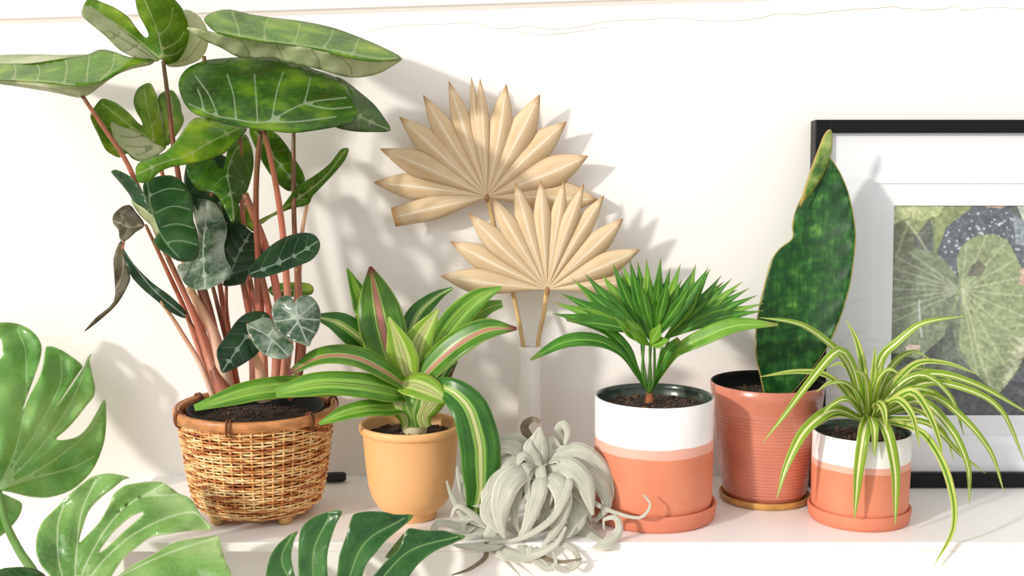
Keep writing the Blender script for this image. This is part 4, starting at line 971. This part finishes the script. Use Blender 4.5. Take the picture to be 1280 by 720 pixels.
    fill([(1170,470),(1230,482),(1240,520),(1180,520)], (52, 60, 66)); line([(1150,375),(1151,395),(1154,420)], 2.2, (220, 228, 236)); line([(1156,440),(1159,470)], 2, (200, 210, 216))
    fill([(1135,434),(1140,430),(1152,431),(1153,438),(1146,441),(1137,440)], (222, 190, 170))
    for y in (337, 345, 352): fill([(1266,y),(1276,y-4),(1296,y-2),(1296,y+6),(1270,y+5)], (226, 176, 152))
    for i in range(60):
        x, y = rng.uniform(1240, 1330), rng.uniform(470, 518); d = np.hypot(gx.ravel()-x, gy.ravel()-y); m = (np.clip(1.2-d/1.1, 0, 1)*.6)[:, None]; c[:] = c*(1-m)+np.array((170, 184, 196.))*m
    c += ((n3-.5)*26+(sm(2)-.5)*22)[:, None]; g = c.mean(1, keepdims=True); c = (c*.72+g*.28)*.86+22  # veil of glass reflection painted in: ink greyed and lifted
    c = np.clip(c, 0, 255)/255; lin = np.where(c <= .04045, c/12.92, ((c+.055)/1.055)**2.4)
    return W, H, lin
W, H, ink = paint()
vx = np.linspace(wx0-.002, wx1+.002, W); vz = np.linspace(wz1+.002, wz0-.002, H)
gx, gz = np.meshgrid(vx, vz); v = np.stack([gx.ravel(), np.full(gx.size, .0195), gz.ravel()], -1)
A = np.array(Rm); vw = v@A.T+np.array([x0, .262, FZ])
ii = (np.arange(H-1)[:, None]*W+np.arange(W-1)[None]).ravel()
pr_ = mk('print', vw, np.stack([ii, ii+W, ii+W+1, ii+1], -1).tolist(), 'printed_picture', pf, False)
at = pr_.data.attributes.new('ink', 'FLOAT_COLOR', 'POINT'); at.data.foreach_set('color', np.c_[ink, np.ones(len(ink))].ravel())

# ------------------------------------------------------------------ black plug end behind the basket
a, b = P(404, 606, .295), P(433, 608, .30)
a.z = b.z = .0095
pl = tube('power_plug', [a, a*.8+b*.2, a*.3+b*.7, a*.08+b*.92, b], [.0065, .0085, .0085, .008, .0055], 'black_rubber', None, 14)
tag(pl, 'small black plastic plug end lying on the shelf behind the basket', 'plug')

# ------------------------------------------------------------------ monstera in front, standing on the floor left of the shelf
MP = (-.52, -.24, FLOOR)
mo = thing('monstera_plant', 'large monstera with split glossy green leaves in front of the shelf', 'plant', MP)
lathe('pot', [(.001, 0), (.10, 0), (.108, .006), (.128, .2), (.13, .205), (.126, .207), (.121, .2), (.115, .17), (.001, .17)], MP, 'monstera_pot', mo, 48)
soil(mo, MP, .116, FLOOR+.18, 60)
m1 = [(-40,412),(0,403),(20,404),(35,410),(47,421),(52,433),(51,446),(46,462),(39,482),(28,513),(38,493),(48,474),(54,455),(57,434),(64,433),(76,437),(90,446),(103,457),(99,465),(72,506),(103,462),(110,446),(115,442),(112,449),(116,470),(119,485),(117,496),(108,507),(95,524),(82,538),(70,549),(86,549),(101,543),(112,530),(122,513),(131,499),(133,518),(131,549),(122,576),(110,595),(89,613),(61,622),(37,621),(12,615),(-3,613),(-50,606),(-100,570),(-125,510),(-105,450),(-75,425)]
m1d = [(0,615,.10),(130,500,.255),(115,445,.27),(20,404,.25),(-110,500,.14),(60,622,.16),(60,520,.19)]
hub = (-3,613)
blade('leaf', [patch(m1, m1d, [[hub,(20,560),(32,500),(32,440),(22,412)],[hub,(45,540),(75,480),(76,445)],[hub,(50,560),(90,500),(112,446)],[hub,(60,580),(110,540),(130,505)],[hub,(-20,540),(-60,470)],[hub,(-60,580),(-110,540)],[hub,(40,598),(90,585),(118,570)]], holes=[[(-4,428),(1,424),(3,436),(1,448),(-5,446)]], sp=5, quilt=.009, qs=13, wob=.003, th=.0009)], ['monstera_top', 'monstera_under'], mo)
m1b = [(-3,616),(15,622),(27,629),(26,641),(18,654),(0,671),(-25,680),(-70,660),(-60,630)]
blade('leaf', [patch(m1b, gd(m1b, .075, .0006, -.0006), [[(-3,616),(-20,650),(-24,678)]], lat=3, sp=5)], ['monstera_top', 'monstera_under'], mo)
m2 = [(75,735),(52,708),(45,690),(46,669),(54,651),(72,633),(85,619),(101,606),(115,596),(131,592),(148,593),(162,597),(154,600),(142,610),(125,623),(111,639),(103,661),(99,678),(107,671),(125,651),(137,630),(142,618),(154,608),(168,604),(186,602),(203,603),(215,610),(224,617),(235,621),(243,629),(251,643),(265,661),(243,663),(213,667),(190,671),(176,680),(166,688),(154,698),(138,725),(166,706),(190,694),(213,680),(235,674),(260,671),(273,670),(276,682),(282,700),(290,722),(280,748),(240,765),(180,772),(130,775),(90,762)]
m2d = [(80,735,-.13),(45,690,-.11),(130,592,-.035),(200,603,-.03),(265,661,-.05),(275,672,-.07),(290,722,-.12),(150,690,-.09),(180,772,-.17)]
hb = (92,755)
blade('leaf', [patch(m2, m2d, [[hb,(95,700),(102,640),(120,600)],[hb,(110,700),(150,640),(205,605)],[hb,(130,700),(180,660),(240,640),(262,659)],[hb,(160,715),(215,690),(272,672)],[hb,(75,710),(72,660),(80,630)],[hb,(150,750),(220,735),(285,725)],[(150,640),(175,622),(222,618)]], holes=[[(179,640),(162,647),(140,667),(124,690),(135,683),(154,665),(170,651)]], sp=5, quilt=.007, qs=12, wob=.003, th=.0009)], ['monstera_bright', 'monstera_under'], mo)
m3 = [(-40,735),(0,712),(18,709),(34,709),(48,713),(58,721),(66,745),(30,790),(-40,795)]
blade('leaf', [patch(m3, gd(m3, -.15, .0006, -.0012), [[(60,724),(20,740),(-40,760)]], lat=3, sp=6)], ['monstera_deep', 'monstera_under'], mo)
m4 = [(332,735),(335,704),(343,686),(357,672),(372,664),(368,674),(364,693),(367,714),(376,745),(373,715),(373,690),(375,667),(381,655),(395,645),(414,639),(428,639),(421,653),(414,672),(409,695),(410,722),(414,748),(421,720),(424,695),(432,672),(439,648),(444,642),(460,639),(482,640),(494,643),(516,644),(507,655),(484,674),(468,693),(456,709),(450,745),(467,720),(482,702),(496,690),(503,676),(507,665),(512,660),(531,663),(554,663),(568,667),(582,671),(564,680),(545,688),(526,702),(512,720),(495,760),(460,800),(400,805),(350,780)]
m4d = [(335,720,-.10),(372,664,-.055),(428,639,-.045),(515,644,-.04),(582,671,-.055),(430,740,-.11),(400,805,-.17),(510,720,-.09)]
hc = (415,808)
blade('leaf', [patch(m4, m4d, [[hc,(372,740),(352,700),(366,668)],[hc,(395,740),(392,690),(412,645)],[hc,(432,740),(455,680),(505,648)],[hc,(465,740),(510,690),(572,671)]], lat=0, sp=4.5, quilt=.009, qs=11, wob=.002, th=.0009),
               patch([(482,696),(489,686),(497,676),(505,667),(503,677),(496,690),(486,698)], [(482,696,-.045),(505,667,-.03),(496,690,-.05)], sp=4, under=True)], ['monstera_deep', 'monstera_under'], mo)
def mst(pts, r=(.005, .0065, .009)): tube('stalk', pts, list(r), 'petiole_green', mo, 10)
base = Vector(MP)+Vector((0, 0, .18))
mst([P(-2,614,.095), P(8,655,.06), P(25,690,.0), P(45,722,-.05), P(70,800,-.12), base])
mst([P(92,754,-.145), P(94,790,-.15), P(90,850,-.18), base+Vector((.03, 0, 0))])
mst([P(20,745,-.16), P(30,800,-.18), base+Vector((-.01, -.02, 0))])
mst([P(415,806,-.175), P(400,860,-.19), P(260,1000,-.22), base+Vector((.04, -.01, 0))])
